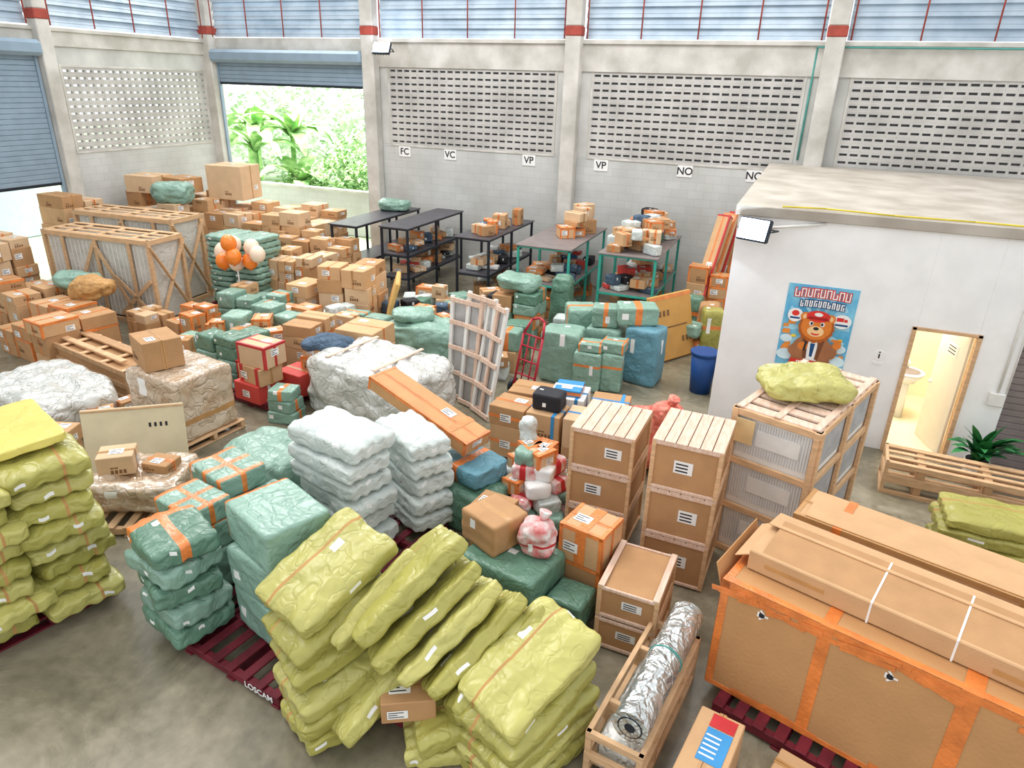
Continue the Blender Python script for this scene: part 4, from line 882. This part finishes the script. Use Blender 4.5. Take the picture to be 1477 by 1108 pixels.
# ============================================================ olive sacks (front)
pallet('pallet',-2.0,4.15,-6,1.2,1.05,logo=True)
S=[
(-3.28,3.95,1.25,1.08,.72,.25,72,20,6),
(-3.2,3.82,.98,1.0,.66,.24,66,16,8),
(-3.12,3.78,.75,1.0,.66,.22,60,14,0),
(-3.05,3.72,.53,1.0,.66,.22,64,12,4),
(-3.0,3.7,.32,1.0,.66,.2,58,8,0),
(-2.98,3.68,.12,1.0,.66,.2,62,0,0),
(-2.88,4.05,.98,1.0,.6,.2,70,28,-54),
(-2.62,4.15,1.2,1.18,.68,.21,60,30,-28),
(-2.42,4.1,1.0,1.15,.66,.2,60,30,-34),
(-2.2,4.12,.86,1.12,.64,.2,62,28,-40),
(-1.98,4.18,.74,1.1,.62,.19,64,26,-44),
(-1.78,4.2,.62,1.1,.6,.19,66,24,-48),
(-2.7,3.72,.42,.95,.6,.22,66,30,-20),
(-2.45,4.25,.42,1.0,.6,.3,60,10,0),
(-2.1,4.3,.3,1.0,.6,.3,60,5,0),
(-1.42,4.1,.80,1.12,.68,.2,68,16,8),
(-1.4,4.02,.59,1.1,.68,.2,70,12,4),
(-1.38,3.98,.41,1.1,.68,.19,66,8,0),
(-1.36,3.95,.25,1.1,.68,.17,68,4,0),
(-1.36,3.95,.09,1.08,.68,.17,66,0,0),
(-2.0,3.72,.28,.55,.44,.2,40,10,0),
(-2.05,3.68,.1,.6,.46,.2,30,0,0),
]
for i,s_ in enumerate(S): sack('olive_sack',*s_,m=(olive2 if i%3==0 else olive),seed=600+i,pil=.5,lab=3)
mb=MB(); carton(mb,T(-2.35,3.7,.32,30),.45,.35,.22,card2,tapeT,random.Random(4)); mb.finish('crushed_cardboard_box')
pallet('pallet',-6.95,3.5,-14,1.35,1.3,logo=True)
for k in range(8):
    o=random.Random(k+70)
    sack('olive_sack',-6.66+o.uniform(-.09,.09),3.75+o.uniform(-.04,.04),.26+k*.212,1.25,.74,.225,-16+o.uniform(-9,9),0,0,(olive if k%3 else olive2),700+k,.45,3,droop=.03)
    sack('olive_sack',-6.84+o.uniform(-.09,.09),3.06+o.uniform(-.04,.04),.26+k*.202,1.25,.70,.215,-16+o.uniform(-9,9),0,0,(olive2 if k%3 else olive),720+k,.45,3,droop=.03)
mb=MB(); mb.soft(T(-6.8,3.75,1.94,-20,0,3),1.1,.66,.09,yel,p=12,n=16,wr=.008,seed=2,lab=1); mb.finish('yellow_flat_parcel')
# ============================================================ lights / world / camera
w=bpy.data.worlds.new('world'); scene.world=w; w.use_nodes=True; nt=w.node_tree; bg=nt.nodes['Background']
bg.inputs['Color'].default_value=(.965,.98,1.0,1); bg.inputs['Strength'].default_value=1.25
def area(name,x,y,z,s,e,col=(1,1,1),rot=(0,0,0)):
    l=bpy.data.lights.new(name,'AREA'); l.size=s; l.energy=e; l.color=col; o=bpy.data.objects.new(name,l); COL.objects.link(o); o.location=(x,y,z); o.rotation_euler=[RAD(a) for a in rot]; return o
sl=bpy.data.lights.new('sun','SUN'); sl.energy=1.15; sl.angle=RAD(22); sl.color=(1,.97,.92); so=bpy.data.objects.new('sun',sl); COL.objects.link(so)
so.rotation_euler=Vector((-.6,.1,1)).to_track_quat('Z','Y').to_euler(); so.location=(-5,5,12)
area('overhead_fill_light',-3,13,10,5,350,(1,.98,.95)); area('overhead_fill_light',-10,13,10,5,350,(1,.98,.95))  # added fill lights above the room to brighten it, no fixtures modelled
area('garden_fill_light',-19,25,12,10,6500,(1,1,.97))  # added area light that brightens the garden, not a real source
area('bathroom_light',2.1,12.4,2.5,.6,60,(1,.93,.82))
scene.view_settings.view_transform='Standard'; scene.view_settings.look='None'; scene.view_settings.exposure=0
cd=bpy.data.cameras.new('camera'); cam=bpy.data.objects.new('camera',cd); COL.objects.link(cam)
cd.sensor_width=36; cd.lens=36*1000/1477; cd.clip_end=300
cam.matrix_world=Matrix.Translation((0,0,5.2))@Matrix.Rotation(RAD(22),4,'Z')@Matrix.Rotation(RAD(66.5),4,'X')@Matrix.Rotation(RAD(1.7),4,'Z')
scene.camera=cam
